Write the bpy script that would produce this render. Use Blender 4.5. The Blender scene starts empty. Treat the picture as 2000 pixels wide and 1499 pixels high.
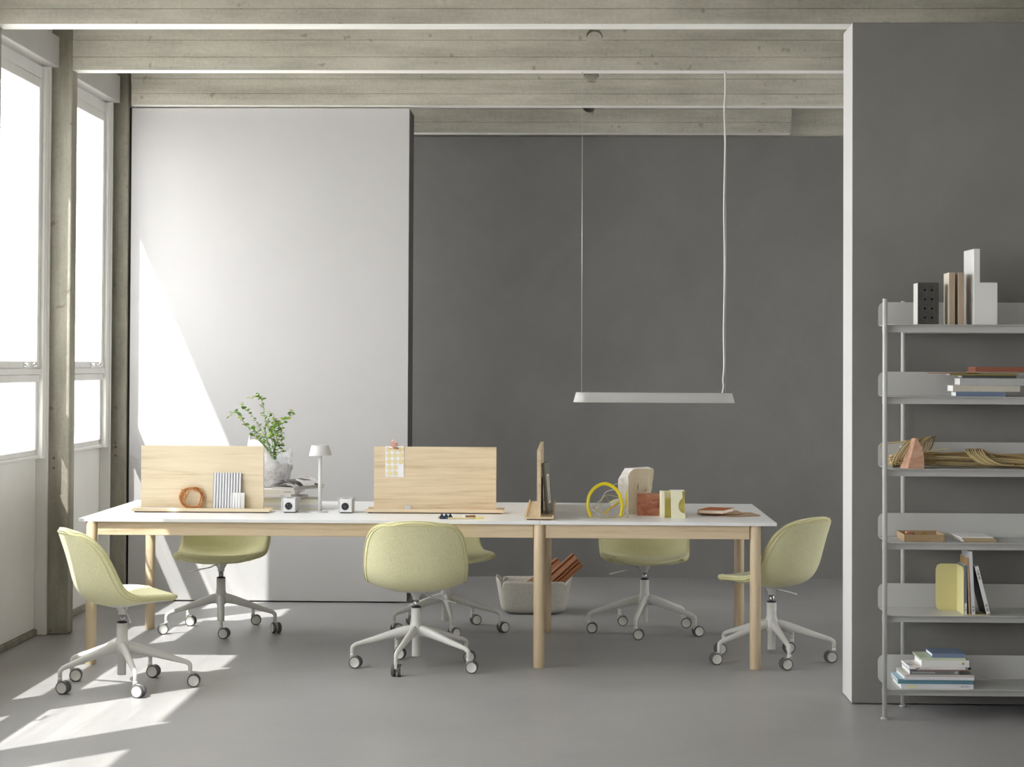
import bpy, bmesh, math, random
from mathutils import Vector, Matrix
random.seed(7)
S = bpy.context.scene
COL = S.collection
PI = math.pi

# ------------------------------------------------------------------ camera, sky, sun, exposure
cam_d = bpy.data.cameras.new('camera'); cam = bpy.data.objects.new('camera', cam_d); COL.objects.link(cam)
cam_d.sensor_width = 36.0; cam_d.lens = 72.0; cam_d.shift_x = 0.0; cam_d.shift_y = -0.0598
cam_d.clip_start = 0.05; cam_d.clip_end = 200
yaw, pitch, roll = math.radians(1.6244), math.radians(1.1765), math.radians(0.2672)
fwd = Vector((-math.sin(yaw)*math.cos(pitch), math.cos(yaw)*math.cos(pitch), math.sin(pitch)))
r0 = Vector((math.cos(yaw), math.sin(yaw), 0)); u0 = r0.cross(fwd)
right = r0*math.cos(roll) + u0*math.sin(roll); up = -r0*math.sin(roll) + u0*math.cos(roll)
mw = Matrix.Identity(4)
for i in range(3):
    mw[i][0] = right[i]; mw[i][1] = up[i]; mw[i][2] = -fwd[i]
mw[0][3], mw[1][3], mw[2][3] = 0.0, 0.0, 1.522
cam.matrix_world = mw
S.camera = cam

world = bpy.data.worlds.new('sky'); S.world = world; world.use_nodes = True
wn = world.node_tree.nodes; wn.clear()
wo = wn.new('ShaderNodeOutputWorld'); wb = wn.new('ShaderNodeBackground')
wb.inputs[0].default_value = (1.0, 0.985, 0.995, 1); wb.inputs[1].default_value = 4.8
world.node_tree.links.new(wb.outputs[0], wo.inputs[0])

sun_d = bpy.data.lights.new('sun', 'SUN'); sun = bpy.data.objects.new('sun', sun_d); COL.objects.link(sun)
sun_d.energy = 5.3; sun_d.angle = math.radians(0.55); sun_d.color = (1.0, 0.972, 0.925)
sun.rotation_euler = Vector((1.0, 1.22, -2.26)).to_track_quat('-Z', 'Y').to_euler()
sun.location = (-8, -4, 14)

vs = S.view_settings
vs.view_transform = 'Standard'; vs.look = 'None'; vs.gamma = 1.0; vs.use_curve_mapping = False
vs.exposure = 1.36
S.cycles.max_bounces = 14; S.cycles.diffuse_bounces = 10; S.cycles.transparent_max_bounces = 16
S.cycles.glossy_bounces = 5
S.cycles.use_denoising = True
S.cycles.sample_clamp_indirect = 8.0

# ------------------------------------------------------------------ materials
MATS = {}
def nodes_of(name):
    m = bpy.data.materials.new(name); m.use_nodes = True
    n = m.node_tree.nodes; b = n['Principled BSDF']
    return m, n, m.node_tree.links, b

def mat(name, col, rough=0.5, metal=0.0, var=0.0, vscale=(8, 8, 8), bump=0.0, bscale=200.0, spec=0.5, sheen=0.0, trans=0.0, detail=4.0, dark=None, coat=0.0):
    """plain surface: base colour with optional noise variation and fine bump"""
    if name in MATS: return MATS[name]
    m, n, l, b = nodes_of(name)
    c = (col[0], col[1], col[2], 1)
    b.inputs['Base Color'].default_value = c
    b.inputs['Roughness'].default_value = rough; b.inputs['Metallic'].default_value = metal
    b.inputs['Specular IOR Level'].default_value = spec
    b.inputs['Sheen Weight'].default_value = sheen
    b.inputs['Transmission Weight'].default_value = trans
    b.inputs['Coat Weight'].default_value = coat
    tc = n.new('ShaderNodeTexCoord')
    if var > 0:
        mp = n.new('ShaderNodeMapping'); mp.inputs['Scale'].default_value = vscale
        l.new(tc.outputs['Object'], mp.inputs[0])
        no = n.new('ShaderNodeTexNoise'); no.inputs['Scale'].default_value = 1.0; no.inputs['Detail'].default_value = detail
        l.new(mp.outputs[0], no.inputs['Vector'])
        rp = n.new('ShaderNodeValToRGB')
        d = dark if dark else tuple(x*(1-var) for x in col)
        lt = tuple(min(1, x*(1+var*0.6)) for x in col)
        rp.color_ramp.elements[0].position = 0.3; rp.color_ramp.elements[0].color = (*d, 1)
        rp.color_ramp.elements[1].position = 0.7; rp.color_ramp.elements[1].color = (*lt, 1)
        l.new(no.outputs['Fac'], rp.inputs[0]); l.new(rp.outputs[0], b.inputs['Base Color'])
    if bump > 0:
        nb = n.new('ShaderNodeTexNoise'); nb.inputs['Scale'].default_value = bscale; nb.inputs['Detail'].default_value = 3
        l.new(tc.outputs['Object'], nb.inputs['Vector'])
        bp = n.new('ShaderNodeBump'); bp.inputs['Strength'].default_value = bump; bp.inputs['Distance'].default_value = 0.002
        l.new(nb.outputs['Fac'], bp.inputs['Height']); l.new(bp.outputs[0], b.inputs['Normal'])
    MATS[name] = m
    return m

def wood(name, axis, lo, hi, rough=0.5, cath=0.0, seed=0.0):
    """oak: fine grain running along one axis"""
    if name in MATS: return MATS[name]
    m, n, l, b = nodes_of(name)
    tc = n.new('ShaderNodeTexCoord'); mp = n.new('ShaderNodeMapping')
    sc = [26.0, 26.0, 26.0]; sc[axis] = 1.1
    mp.inputs['Scale'].default_value = sc; mp.inputs['Location'].default_value = (seed, seed*1.7, seed*0.6)
    l.new(tc.outputs['Object'], mp.inputs[0])
    w = n.new('ShaderNodeTexNoise'); w.inputs['Scale'].default_value = 1.3; w.inputs['Detail'].default_value = 8; w.inputs['Roughness'].default_value = 0.62
    w.inputs['Distortion'].default_value = 0.35 + cath
    l.new(mp.outputs[0], w.inputs['Vector'])
    mp2 = n.new('ShaderNodeMapping'); s2 = [300.0, 300.0, 300.0]; s2[axis] = 9.0
    mp2.inputs['Scale'].default_value = s2; l.new(tc.outputs['Object'], mp2.inputs[0])
    f = n.new('ShaderNodeTexNoise'); f.inputs['Scale'].default_value = 1.0; f.inputs['Detail'].default_value = 3
    l.new(mp2.outputs[0], f.inputs['Vector'])
    mx = n.new('ShaderNodeMath'); mx.operation = 'MULTIPLY_ADD'; mx.inputs[1].default_value = 0.3
    l.new(f.outputs['Fac'], mx.inputs[0]); l.new(w.outputs['Fac'], mx.inputs[2])
    rp = n.new('ShaderNodeValToRGB')
    rp.color_ramp.elements[0].position = 0.42; rp.color_ramp.elements[0].color = (*lo, 1)
    rp.color_ramp.elements[1].position = 0.86; rp.color_ramp.elements[1].color = (*hi, 1)
    e = rp.color_ramp.elements.new(0.6); e.color = (*[lo[i]*0.35+hi[i]*0.65 for i in range(3)], 1)
    l.new(mx.outputs[0], rp.inputs[0]); l.new(rp.outputs[0], b.inputs['Base Color'])
    b.inputs['Roughness'].default_value = rough; b.inputs['Specular IOR Level'].default_value = 0.35
    MATS[name] = m
    return m

def ramp2(n, l, fac, p0, c0, p1, c1):
    rp = n.new('ShaderNodeValToRGB')
    rp.color_ramp.elements[0].position = p0; rp.color_ramp.elements[0].color = (*c0, 1)
    rp.color_ramp.elements[1].position = p1; rp.color_ramp.elements[1].color = (*c1, 1)
    l.new(fac, rp.inputs[0]); return rp.outputs[0]

def mixc(n, l, fac, a, b, mode='MIX'):
    mx = n.new('ShaderNodeMix'); mx.data_type = 'RGBA'; mx.blend_type = mode
    if isinstance(fac, float): mx.inputs[0].default_value = fac
    else: l.new(fac, mx.inputs[0])
    l.new(a, mx.inputs[6]); l.new(b, mx.inputs[7])
    return mx.outputs[2]

def noise(n, l, vec, scale, detail=5, rough=0.55, mapscale=None, dist=0.0):
    if mapscale:
        mp = n.new('ShaderNodeMapping'); mp.inputs['Scale'].default_value = mapscale
        l.new(vec, mp.inputs[0]); vec = mp.outputs[0]
    no = n.new('ShaderNodeTexNoise'); no.inputs['Scale'].default_value = scale
    no.inputs['Detail'].default_value = detail; no.inputs['Roughness'].default_value = rough; no.inputs['Distortion'].default_value = dist
    l.new(vec, no.inputs['Vector']); return no.outputs['Fac']

def concrete(name, base, stain, along=0, vertical=False, rough=0.85):
    m, n, l, b = nodes_of(name)
    tc = n.new('ShaderNodeTexCoord').outputs['Object']
    st = [3.0, 3.0, 3.0]; st[along] = 0.35
    big = noise(n, l, tc, 1.6, 7, 0.62, None, 0.4)
    streak = noise(n, l, tc, 3.2, 8, 0.66, tuple(st))
    fine = noise(n, l, tc, 45, 6, 0.7)
    pit = noise(n, l, tc, 16, 2, 0.5)
    lo = tuple(x*0.58 for x in base); hi = tuple(min(1, x*1.26) for x in base)
    c = ramp2(n, l, big, 0.32, lo, 0.68, hi)
    c2 = ramp2(n, l, streak, 0.34, stain, 0.62, hi)
    c = mixc(n, l, 0.6, c, c2)
    c3 = ramp2(n, l, fine, 0.3, tuple(x*0.7 for x in base), 0.65, hi)
    c = mixc(n, l, 0.28, c, c3)
    pm = ramp2(n, l, pit, 0.24, (0.35, 0.33, 0.29), 0.31, (1, 1, 1))
    c = mixc(n, l, 0.5, c, pm, 'MULTIPLY')
    l.new(c, b.inputs['Base Color'])
    b.inputs['Roughness'].default_value = rough; b.inputs['Specular IOR Level'].default_value = 0.25
    bp = n.new('ShaderNodeBump'); bp.inputs['Strength'].default_value = 0.5; bp.inputs['Distance'].default_value = 0.006
    l.new(fine, bp.inputs['Height']); l.new(bp.outputs[0], b.inputs['Normal'])
    MATS[name] = m
    return m

def plaster(name, col, var=0.10, rough=0.8, tint=(1, 1, 1)):
    m, n, l, b = nodes_of(name)
    tc = n.new('ShaderNodeTexCoord').outputs['Object']
    a = noise(n, l, tc, 1.1, 6, 0.6, None, 0.8)
    d = noise(n, l, tc, 5.0, 6, 0.6, (1, 1, 0.7), 0.3)
    f = noise(n, l, tc, 130, 3, 0.6)
    lo = tuple(x*(1-var) for x in col); hi = tuple(x*(1+var)*t for x, t in zip(col, tint))
    c = ramp2(n, l, a, 0.3, lo, 0.7, hi)
    c2 = ramp2(n, l, d, 0.3, lo, 0.7, hi)
    c = mixc(n, l, 0.35, c, c2)
    l.new(c, b.inputs['Base Color'])
    b.inputs['Roughness'].default_value = rough; b.inputs['Specular IOR Level'].default_value = 0.3
    bp = n.new('ShaderNodeBump'); bp.inputs['Strength'].default_value = 0.25; bp.inputs['Distance'].default_value = 0.0015
    l.new(f, bp.inputs['Height']); l.new(bp.outputs[0], b.inputs['Normal'])
    MATS[name] = m
    return m

def floor_mat():
    m, n, l, b = nodes_of('polished concrete floor')
    tc = n.new('ShaderNodeTexCoord').outputs['Object']
    a = noise(n, l, tc, 0.9, 6, 0.6, None, 0.5)
    s = noise(n, l, tc, 260, 2, 0.5)
    s2 = noise(n, l, tc, 30, 5, 0.65)
    base = ramp2(n, l, a, 0.3, (0.305, 0.30, 0.301), 0.7, (0.375, 0.370, 0.370))
    sp = ramp2(n, l, s, 0.34, (0.72, 0.72, 0.72), 0.68, (1.22, 1.22, 1.22))
    c = mixc(n, l, 0.6, base, sp, 'MULTIPLY')
    sp2 = ramp2(n, l, s2, 0.3, (0.86, 0.86, 0.85), 0.7, (1.08, 1.08, 1.08))
    c = mixc(n, l, 0.7, c, sp2, 'MULTIPLY')
    l.new(c, b.inputs['Base Color'])
    rr = n.new('ShaderNodeMapRange'); rr.inputs['To Min'].default_value = 0.30; rr.inputs['To Max'].default_value = 0.50
    l.new(s2, rr.inputs['Value']); l.new(rr.outputs[0], b.inputs['Roughness'])
    b.inputs['Specular IOR Level'].default_value = 0.45
    bp = n.new('ShaderNodeBump'); bp.inputs['Strength'].default_value = 0.06; bp.inputs['Distance'].default_value = 0.002
    l.new(s2, bp.inputs['Height']); l.new(bp.outputs[0], b.inputs['Normal'])
    MATS['floor'] = m
    return m

def fabric(name, lo, hi):
    m, n, l, b = nodes_of(name)
    tc = n.new('ShaderNodeTexCoord').outputs['Object']
    a = noise(n, l, tc, 1.0, 3, 0.6, (420, 420, 26))
    f = noise(n, l, tc, 500, 2, 0.6)
    c = ramp2(n, l, a, 0.34, lo, 0.64, hi)
    l.new(c, b.inputs['Base Color'])
    b.inputs['Roughness'].default_value = 0.9; b.inputs['Specular IOR Level'].default_value = 0.15
    b.inputs['Sheen Weight'].default_value = 0.15
    bp = n.new('ShaderNodeBump'); bp.inputs['Strength'].default_value = 0.35; bp.inputs['Distance'].default_value = 0.001
    l.new(f, bp.inputs['Height']); l.new(bp.outputs[0], b.inputs['Normal'])
    MATS[name] = m
    return m

def glass_mat():
    m = bpy.data.materials.new('window glass'); m.use_nodes = True
    n = m.node_tree.nodes; l = m.node_tree.links; n.clear()
    out = n.new('ShaderNodeOutputMaterial'); mx = n.new('ShaderNodeMixShader')
    tr = n.new('ShaderNodeBsdfTransparent'); gl = n.new('ShaderNodeBsdfGlossy'); gl.inputs['Roughness'].default_value = 0.01
    lw = n.new('ShaderNodeLayerWeight'); lw.inputs['Blend'].default_value = 0.5
    pw = n.new('ShaderNodeMath'); pw.operation = 'POWER'; pw.inputs[1].default_value = 5.0; l.new(lw.outputs['Facing'], pw.inputs[0])
    fr = n.new('ShaderNodeMath'); fr.operation = 'MULTIPLY_ADD'; fr.inputs[1].default_value = 0.80; fr.inputs[2].default_value = 0.03; l.new(pw.outputs[0], fr.inputs[0])
    tc = n.new('ShaderNodeTexCoord').outputs['Object']
    a = noise(n, l, tc, 1.0, 4, 0.6, (1, 0.55, 30), 0.6)
    c = ramp2(n, l, a, 0.35, (0.72, 0.73, 0.73), 0.6, (0.96, 0.97, 0.97))
    l.new(c, tr.inputs['Color'])
    l.new(fr.outputs[0], mx.inputs[0]); l.new(tr.outputs[0], mx.inputs[1]); l.new(gl.outputs[0], mx.inputs[2])
    l.new(mx.outputs[0], out.inputs[0])
    MATS['glass'] = m
    return m

def film_mat(name, alpha=0.5, col=(0.9, 0.91, 0.95)):
    m = bpy.data.materials.new(name); m.use_nodes = True
    n = m.node_tree.nodes; l = m.node_tree.links; n.clear()
    out = n.new('ShaderNodeOutputMaterial'); mx = n.new('ShaderNodeMixShader')
    tr = n.new('ShaderNodeBsdfTransparent'); pr = n.new('ShaderNodeBsdfPrincipled')
    pr.inputs['Base Color'].default_value = (*col, 1); pr.inputs['Roughness'].default_value = 0.3
    tc = n.new('ShaderNodeTexCoord').outputs['Object']
    a = noise(n, l, tc, 26, 5, 0.6)
    mr = n.new('ShaderNodeMapRange'); mr.inputs['From Min'].default_value = 0.3; mr.inputs['From Max'].default_value = 0.7
    mr.inputs['To Min'].default_value = alpha-0.22; mr.inputs['To Max'].default_value = alpha+0.28
    l.new(a, mr.inputs['Value']); l.new(mr.outputs[0], mx.inputs[0])
    l.new(tr.outputs[0], mx.inputs[1]); l.new(pr.outputs[0], mx.inputs[2]); l.new(mx.outputs[0], out.inputs[0])
    MATS[name] = m
    return m

# ------------------------------------------------------------------ mesh builder
class MB:
    def __init__(s): s.v = []; s.f = []; s.m = []; s.cur = 0; s.sm = []
    def add(s, vs, fs, smooth=False):
        o = len(s.v); s.v += [tuple(v) for v in vs]
        for f in fs: s.f.append([i+o for i in f]); s.m.append(s.cur); s.sm.append(smooth)
        return s
    def mat(s, i): s.cur = i; return s
    def box(s, x0, x1, y0, y1, z0, z1, M=None):
        vs = [(x, y, z) for x in (x0, x1) for y in (y0, y1) for z in (z0, z1)]
        if M: vs = [M @ Vector(v) for v in vs]
        return s.add(vs, [(0, 1, 3, 2), (4, 6, 7, 5), (0, 4, 5, 1), (2, 3, 7, 6), (0, 2, 6, 4), (1, 5, 7, 3)])
    def prism(s, poly, axis, a, b, M=None):
        """poly: 2-D outline, counter-clockwise; extruded along axis from a to b"""
        n = len(poly)
        def P(p, t):
            if axis == 0: return (t, p[0], p[1])
            if axis == 1: return (p[0], t, p[1])
            return (p[0], p[1], t)
        vs = [P(p, a) for p in poly] + [P(p, b) for p in poly]
        if M: vs = [M @ Vector(v) for v in vs]
        fs = [list(range(n)), list(range(2*n-1, n-1, -1))] + [[i, i+n, (i+1) % n + n, (i+1) % n] for i in range(n)]
        return s.add(vs, fs)
    def lathe(s, prof, n=32, c=(0, 0), M=None, smooth=True, sx=1.0, sy=1.0, cap=True):
        """prof: list of (r, z)"""
        vs = []; k = len(prof)
        for r, z in prof:
            for i in range(n):
                a = 2*PI*i/n; vs.append((c[0]+r*sx*math.cos(a), c[1]+r*sy*math.sin(a), z))
        fs = [[j*n+i, j*n+(i+1) % n, (j+1)*n+(i+1) % n, (j+1)*n+i] for j in range(k-1) for i in range(n)]
        if M: vs = [M @ Vector(v) for v in vs]
        s.add(vs, fs, smooth)
        if cap and prof[0][0] > 1e-6: s.add([vs[i] for i in range(n)], [list(range(n-1, -1, -1))])
        if cap and prof[-1][0] > 1e-6: s.add([vs[(k-1)*n+i] for i in range(n)], [list(range(n))])
        return s
    def cyl(s, p0, p1, r0, r1=None, n=24, smooth=True):
        r1 = r0 if r1 is None else r1
        p0 = Vector(p0); p1 = Vector(p1); d = p1-p0
        q = d.to_track_quat('Z', 'Y').to_matrix().to_4x4(); M = Matrix.Translation(p0) @ q
        return s.lathe([(r0, 0), (r1, d.length)], n, M=M, smooth=smooth)
    def tube(s, path, r, n=10, closed=False, cap=True, flat=None):
        """path: points; r: radius or list; flat=(a,b) elliptical scale (side, up)"""
        P = [Vector(p) for p in path]; k = len(P); R = r if isinstance(r, (list, tuple)) else [r]*k
        vs = []; prev = None
        for i in range(k):
            if closed: t = P[(i+1) % k]-P[i-1]
            else: t = P[min(i+1, k-1)]-P[max(i-1, 0)]
            t.normalize()
            if prev is None:
                ref = Vector((0, 0, 1)) if abs(t.z) < 0.9 else Vector((1, 0, 0))
                a = t.cross(ref).normalized()
            else:
                a = (prev - t*prev.dot(t)).normalized()
            prev = a; bb = a.cross(t)
            fa, fb = (1, 1) if flat is None else flat[i] if isinstance(flat, list) else flat
            for j in range(n):
                an = 2*PI*j/n; vs.append(P[i]+a*(R[i]*fa*math.cos(an))+bb*(R[i]*fb*math.sin(an)))
        fs = []
        for i in range(k if closed else k-1):
            i2 = (i+1) % k
            for j in range(n):
                fs.append([i*n+j, i2*n+j, i2*n+(j+1) % n, i*n+(j+1) % n])
        s.add(vs, fs, True)
        if cap and not closed:
            s.add([vs[j] for j in range(n)], [list(range(n))]); s.add([vs[(k-1)*n+j] for j in range(n)], [list(range(n-1, -1, -1))])
        return s
    def grid(s, rows, smooth=True, flip=False):
        o = []; nu = len(rows[0])
        for r in rows: o += [tuple(p) for p in r]
        fs = []
        for i in range(len(rows)-1):
            for j in range(nu-1):
                f = [i*nu+j, i*nu+j+1, (i+1)*nu+j+1, (i+1)*nu+j]
                fs.append(f[::-1] if flip else f)
        return s.add(o, fs, smooth)
    def mesh(s, name, mats, smooth=None):
        me = bpy.data.meshes.new(name)
        me.from_pydata(s.v, [], s.f)
        for m in (mats if isinstance(mats, (list, tuple)) else [mats]): me.materials.append(m)
        for i, p in enumerate(me.polygons):
            p.material_index = s.m[i]; p.use_smooth = s.sm[i] if smooth is None else smooth
        bm = bmesh.new(); bm.from_mesh(me)
        bmesh.ops.remove_doubles(bm, verts=bm.verts, dist=1e-6)
        bmesh.ops.recalc_face_normals(bm, faces=bm.faces)
        bm.to_mesh(me); bm.free()
        return me
    def build(s, name, mats, parent=None, bevel=0.0, seg=2, smooth=None, loc=None):
        return link(name, s.mesh(name, mats, smooth), parent, bevel, seg, loc)

def link(name, me, parent=None, bevel=0.0, seg=2, loc=None):
    o = bpy.data.objects.new(name, me); COL.objects.link(o)
    if parent is not None: o.parent = parent
    if loc is not None: o.location = loc
    if bevel > 0:
        md = o.modifiers.new('bevel', 'BEVEL'); md.width = bevel; md.segments = seg; md.limit_method = 'ANGLE'; md.angle_limit = math.radians(35)
        md.harden_normals = False
    return o

def tag(o, label=None, cat=None, group=None, kind=None):
    if label: o['label'] = label
    if cat: o['category'] = cat
    if group: o['group'] = group
    if kind: o['kind'] = kind
    return o

def thing(name, loc, rotz=0.0, label=None, cat=None, group=None, kind=None):
    o = bpy.data.objects.new(name, None); COL.objects.link(o)
    o.empty_display_size = 0.05
    o.location = loc; o.rotation_euler = (0, 0, rotz)
    return tag(o, label, cat, group, kind)

def spline(pts, n=8, closed=False):
    """Catmull-Rom through points"""
    P = [Vector(p) for p in pts]; k = len(P); out = []
    rng = range(k) if closed else range(k-1)
    for i in rng:
        p1 = P[i]; p2 = P[(i+1) % k]
        p0 = P[i-1] if (closed or i > 0) else p1*2-p2
        p3 = P[(i+2) % k] if (closed or i+2 < k) else p2*2-p1
        for j in range(n):
            t = j/n
            out.append(0.5*((2*p1)+(p2-p0)*t+(2*p0-5*p1+4*p2-p3)*t*t+(3*p1-p0-3*p2+p3)*t**3))
    if not closed: out.append(P[-1])
    return out

def rrect(w, d, r, n=6, cx=0, cy=0):
    pts = []
    for sx, sy, a0 in ((1, -1, -90), (1, 1, 0), (-1, 1, 90), (-1, -1, 180)):
        for i in range(n+1):
            a = math.radians(a0+90*i/n)
            pts.append((cx+sx*(w/2-r)+r*math.cos(a), cy+sy*(d/2-r)+r*math.sin(a)))
    return pts

def text(name, body, size, mat_, parent, loc, rot=(PI/2, 0, 0), ext=0.0002, sx=1.0, align='LEFT'):
    """lettering: a filled font outline turned into a mesh"""
    cu = bpy.data.curves.new(name, 'FONT'); cu.body = body; cu.size = size; cu.extrude = ext; cu.align_x = align
    cu.resolution_u = 3
    t = bpy.data.objects.new(name+'_src', cu); COL.objects.link(t)
    dg = bpy.context.evaluated_depsgraph_get()
    me = bpy.data.meshes.new_from_object(t.evaluated_get(dg)); me.name = name
    bpy.data.objects.remove(t); bpy.data.curves.remove(cu)
    me.materials.clear(); me.materials.append(mat_)
    o = bpy.data.objects.new(name, me); COL.objects.link(o); o.parent = parent
    o.location = loc; o.rotation_euler = rot; o.scale = (sx, 1, 1)
    return o

# palette
CONC = concrete('board formed concrete', (0.48, 0.463, 0.40), (0.27, 0.255, 0.21), along=0)
CONCV = concrete('column concrete', (0.31, 0.295, 0.245), (0.10, 0.085, 0.058), along=2)
LIME = mat('limewashed soffit', (0.86, 0.85, 0.81), 0.8, var=0.12, vscale=(2, 30, 30), bump=0.3, bscale=60)
GREYP = plaster('grey plaster', (0.205, 0.20, 0.194), 0.10)
GREYD = plaster('warm grey plaster', (0.215, 0.21, 0.198), 0.09)
WHITEP = plaster('white wall paint', (0.74, 0.73, 0.72), 0.03)
FLOOR = floor_mat()
GLASS = glass_mat()
FRAME = mat('window frame paint', (0.76, 0.755, 0.73), 0.45, var=0.04)
PANELP = mat('spandrel paint', (0.86, 0.85, 0.82), 0.5, var=0.04, vscale=(2, 2, 2))
BOXG = mat('blind box grey', (0.48, 0.472, 0.45), 0.55, var=0.03)
CHROME = mat('chrome', (0.82, 0.82, 0.83), 0.12, metal=1.0)
STEEL = mat('dark steel', (0.45, 0.45, 0.47), 0.25, metal=1.0)
BLACK = mat('black plastic', (0.015, 0.015, 0.017), 0.5)
WHITE = mat('white laminate', (0.84, 0.845, 0.85), 0.32)
PAPER = mat('white paper', (0.84, 0.84, 0.84), 0.7)
OAKX = wood('oak along x', 0, (0.47, 0.345, 0.205), (0.72, 0.59, 0.41), 0.45)
OAKX2 = wood('oak veneer cathedral', 0, (0.50, 0.38, 0.23), (0.74, 0.62, 0.44), 0.45, cath=1.1, seed=3.1)
OAKX3 = wood('oak veneer pale', 0, (0.56, 0.45, 0.29), (0.76, 0.66, 0.48), 0.45, cath=0.5, seed=8.3)
OAKY = wood('oak along y', 1, (0.47, 0.345, 0.205), (0.70, 0.57, 0.40), 0.45, seed=5)
OAKZ = wood('oak along z', 2, (0.45, 0.325, 0.19), (0.70, 0.57, 0.39), 0.42, seed=1.5)
YELLOW = fabric('yellow wool', (0.64, 0.61, 0.34), (0.80, 0.78, 0.52))
PIPING = mat('yellow piping', (0.66, 0.63, 0.33), 0.85)
BASEW = mat('chair base white', (0.66, 0.655, 0.62), 0.42)
SHELFW = mat('shelf powder coat', (0.50, 0.50, 0.485), 0.38)
TYRE = mat('caster tyre grey', (0.10, 0.10, 0.10), 0.6)
CAPW = mat('caster disc', (0.66, 0.65, 0.61), 0.4)

# ------------------------------------------------------------------ structure
XW = -2.98                      # inner face of the window wall
ZB = 3.165                      # underside of the beams
PITCH = 1.555
COLY = [11.40-PITCH*k for k in range(-1, 8)]     # front faces of the columns
DW = 0.125                      # column and beam thickness

def structure(name, mb, mats, bevel=0.0, parent=None, smooth=None):
    o = mb.build(name, mats, parent, bevel, smooth=smooth)
    if parent is None: o['kind'] = 'structure'
    return o

structure('floor', MB().box(-3.06, 4.6, -2.0, 14.9, -0.15, 0.0), FLOOR)
structure('ceiling', MB().box(-3.2, 4.6, -2.0, 14.95, 3.72, 3.85), CONC)
structure('wall_back', MB().box(-3.06, 4.6, 14.71, 14.9, 0.0, 3.163), GREYP)
structure('trim_1', MB().box(-3.06, 4.6, 14.73, 14.9, 3.163, 3.72), CONC)
structure('wall_front', MB().box(-3.06, 4.6, -2.0, -1.85, 0.0, 3.72), WHITEP)
# far right wall, out of frame, with an added window opening for fill light
fr = thing('wall_far_right', (0, 0, 0), kind='structure')
MB().box(4.45, 4.6, 8.4, 10.3, 0.0, 3.72).box(4.45, 4.6, 12.2, 14.71, 0.0, 3.72).box(4.45, 4.6, 10.3, 12.2, 0.0, 0.8).box(4.45, 4.6, 10.3, 12.2, 2.4, 3.72).build('rear_face', WHITEP, fr)
MB().box(4.45, 4.6, -1.85, 8.4, 0.0, 3.72).build('front_face', WHITEP, fr)
structure('wall_right', MB().box(1.272, 4.45, 9.285, 9.585, 0.004, 3.078), [GREYD, plaster('window lit end plaster', (0.58, 0.575, 0.565), 0.03)], 0.004)
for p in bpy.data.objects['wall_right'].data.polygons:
    if p.normal.x < -0.9: p.material_index = 1  # end facing the windows is paler, their light put into its colour
structure('wall_center', MB().box(-2.815, -1.03, 13.03, 13.40, 0.008, 3.155), [plaster('light grey wall paint', (0.495, 0.489, 0.488), 0.03), mat('shaded panel edge', (0.10, 0.095, 0.085), 0.8)], 0.003)
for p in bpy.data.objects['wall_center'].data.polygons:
    if p.normal.x > 0.9: p.material_index = 1  # end face coloured dark in place of the shade on it
structure('ground_outside', MB().box(-40, -3.2, -30, 60, -0.4, -0.25), mat('pale terrace', (0.55, 0.54, 0.52), 0.9))

def beam(y0, x0, x1, hole=None, depth=DW, zb=ZB):
    g = 0.004
    zs = [0.075, 0.17, 0.262, 0.36]
    front = []
    for z in zs: front += [(y0, zb+z-g*0.7), (y0+g, zb+z), (y0, zb+z+g*0.7)]
    poly = [(y0+depth, zb), (y0+depth, 3.72), (y0, 3.72)] + front[::-1] + [(y0, zb)]
    mb = MB().prism(poly[::-1], 0, x0, x1)
    me = mb.mesh('ceiling_beam', [CONC, LIME])
    for p in me.polygons:
        if p.normal.z < -0.9 and p.center.z < zb+0.001: p.material_index = 1
    o = link('ceiling_beam', me); o['kind'] = 'structure'
    if hole:
        hx, hz, hr = hole
        cut = MB().cyl((hx, y0-0.3, hz), (hx, y0+depth+0.3, hz), hr, n=40).build('cutter', CONC)
        md = o.modifiers.new('hole', 'BOOLEAN'); md.object = cut; md.operation = 'DIFFERENCE'; md.solver = 'EXACT'
        dg = bpy.context.evaluated_depsgraph_get(); dg.update()
        new = bpy.data.meshes.new_from_object(o.evaluated_get(dg))
        o.modifiers.clear(); o.data = new
        bpy.data.objects.remove(cut)
    return o
for k, y in enumerate(COLY):
    beam(y, -2.80, 4.45, hole=(0.131, 3.356, 0.046) if k <= 1 else None, depth=0.16 if k == 2 else DW)
beam(14.48, -2.98, 1.555, hole=(0.129, 3.356, 0.046), depth=0.13)

for y in COLY:
    xr = -2.83 if y > 12 else -2.80
    structure('column', MB().box(-2.985, xr, y+(0.055 if y > 12 else 0), y+DW, 0.0, 3.72), CONCV, 0.008)
    for z in ((0.97, 0.915) if 11.3 < y else ()):
        pass

# window wall: kerb, spandrel panels, windows
wl = thing('wall_left', (0, 0, 0), kind='structure')
kb = thing('baseboard_left', (0, 0, 0), kind='structure')
def tagw(o): return o
BAYS = [(COLY[k+1]+DW, COLY[k]) for k in range(len(COLY)-1)] + [(-1.85, COLY[-1]), (COLY[0]+DW, 14.60)]  # last bay, hidden by the panel, gets an added window for back-wall light
for (ya, yb) in BAYS:
    MB().box(XW-0.06, XW, ya, yb, 0.035, 0.985).build('spandrel_panel', PANELP, wl, 0.002)
    MB().box(XW-0.06, XW+0.016, ya, yb, 0.0, 0.034).build('kerb', CONCV, kb, 0.006)
MB().box(-3.06, -2.985, 14.60, 14.71, 0, 3.72).build('end_panel', PANELP, wl)
MB().box(-3.09, -2.985, -1.85, 14.71, 3.19, 3.72).build('lintel', PANELP, wl)
for y in COLY:
    MB().box(-3.06, -2.985, y, y+DW, 0.0, 3.19).build('pier', PANELP, wl)

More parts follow.
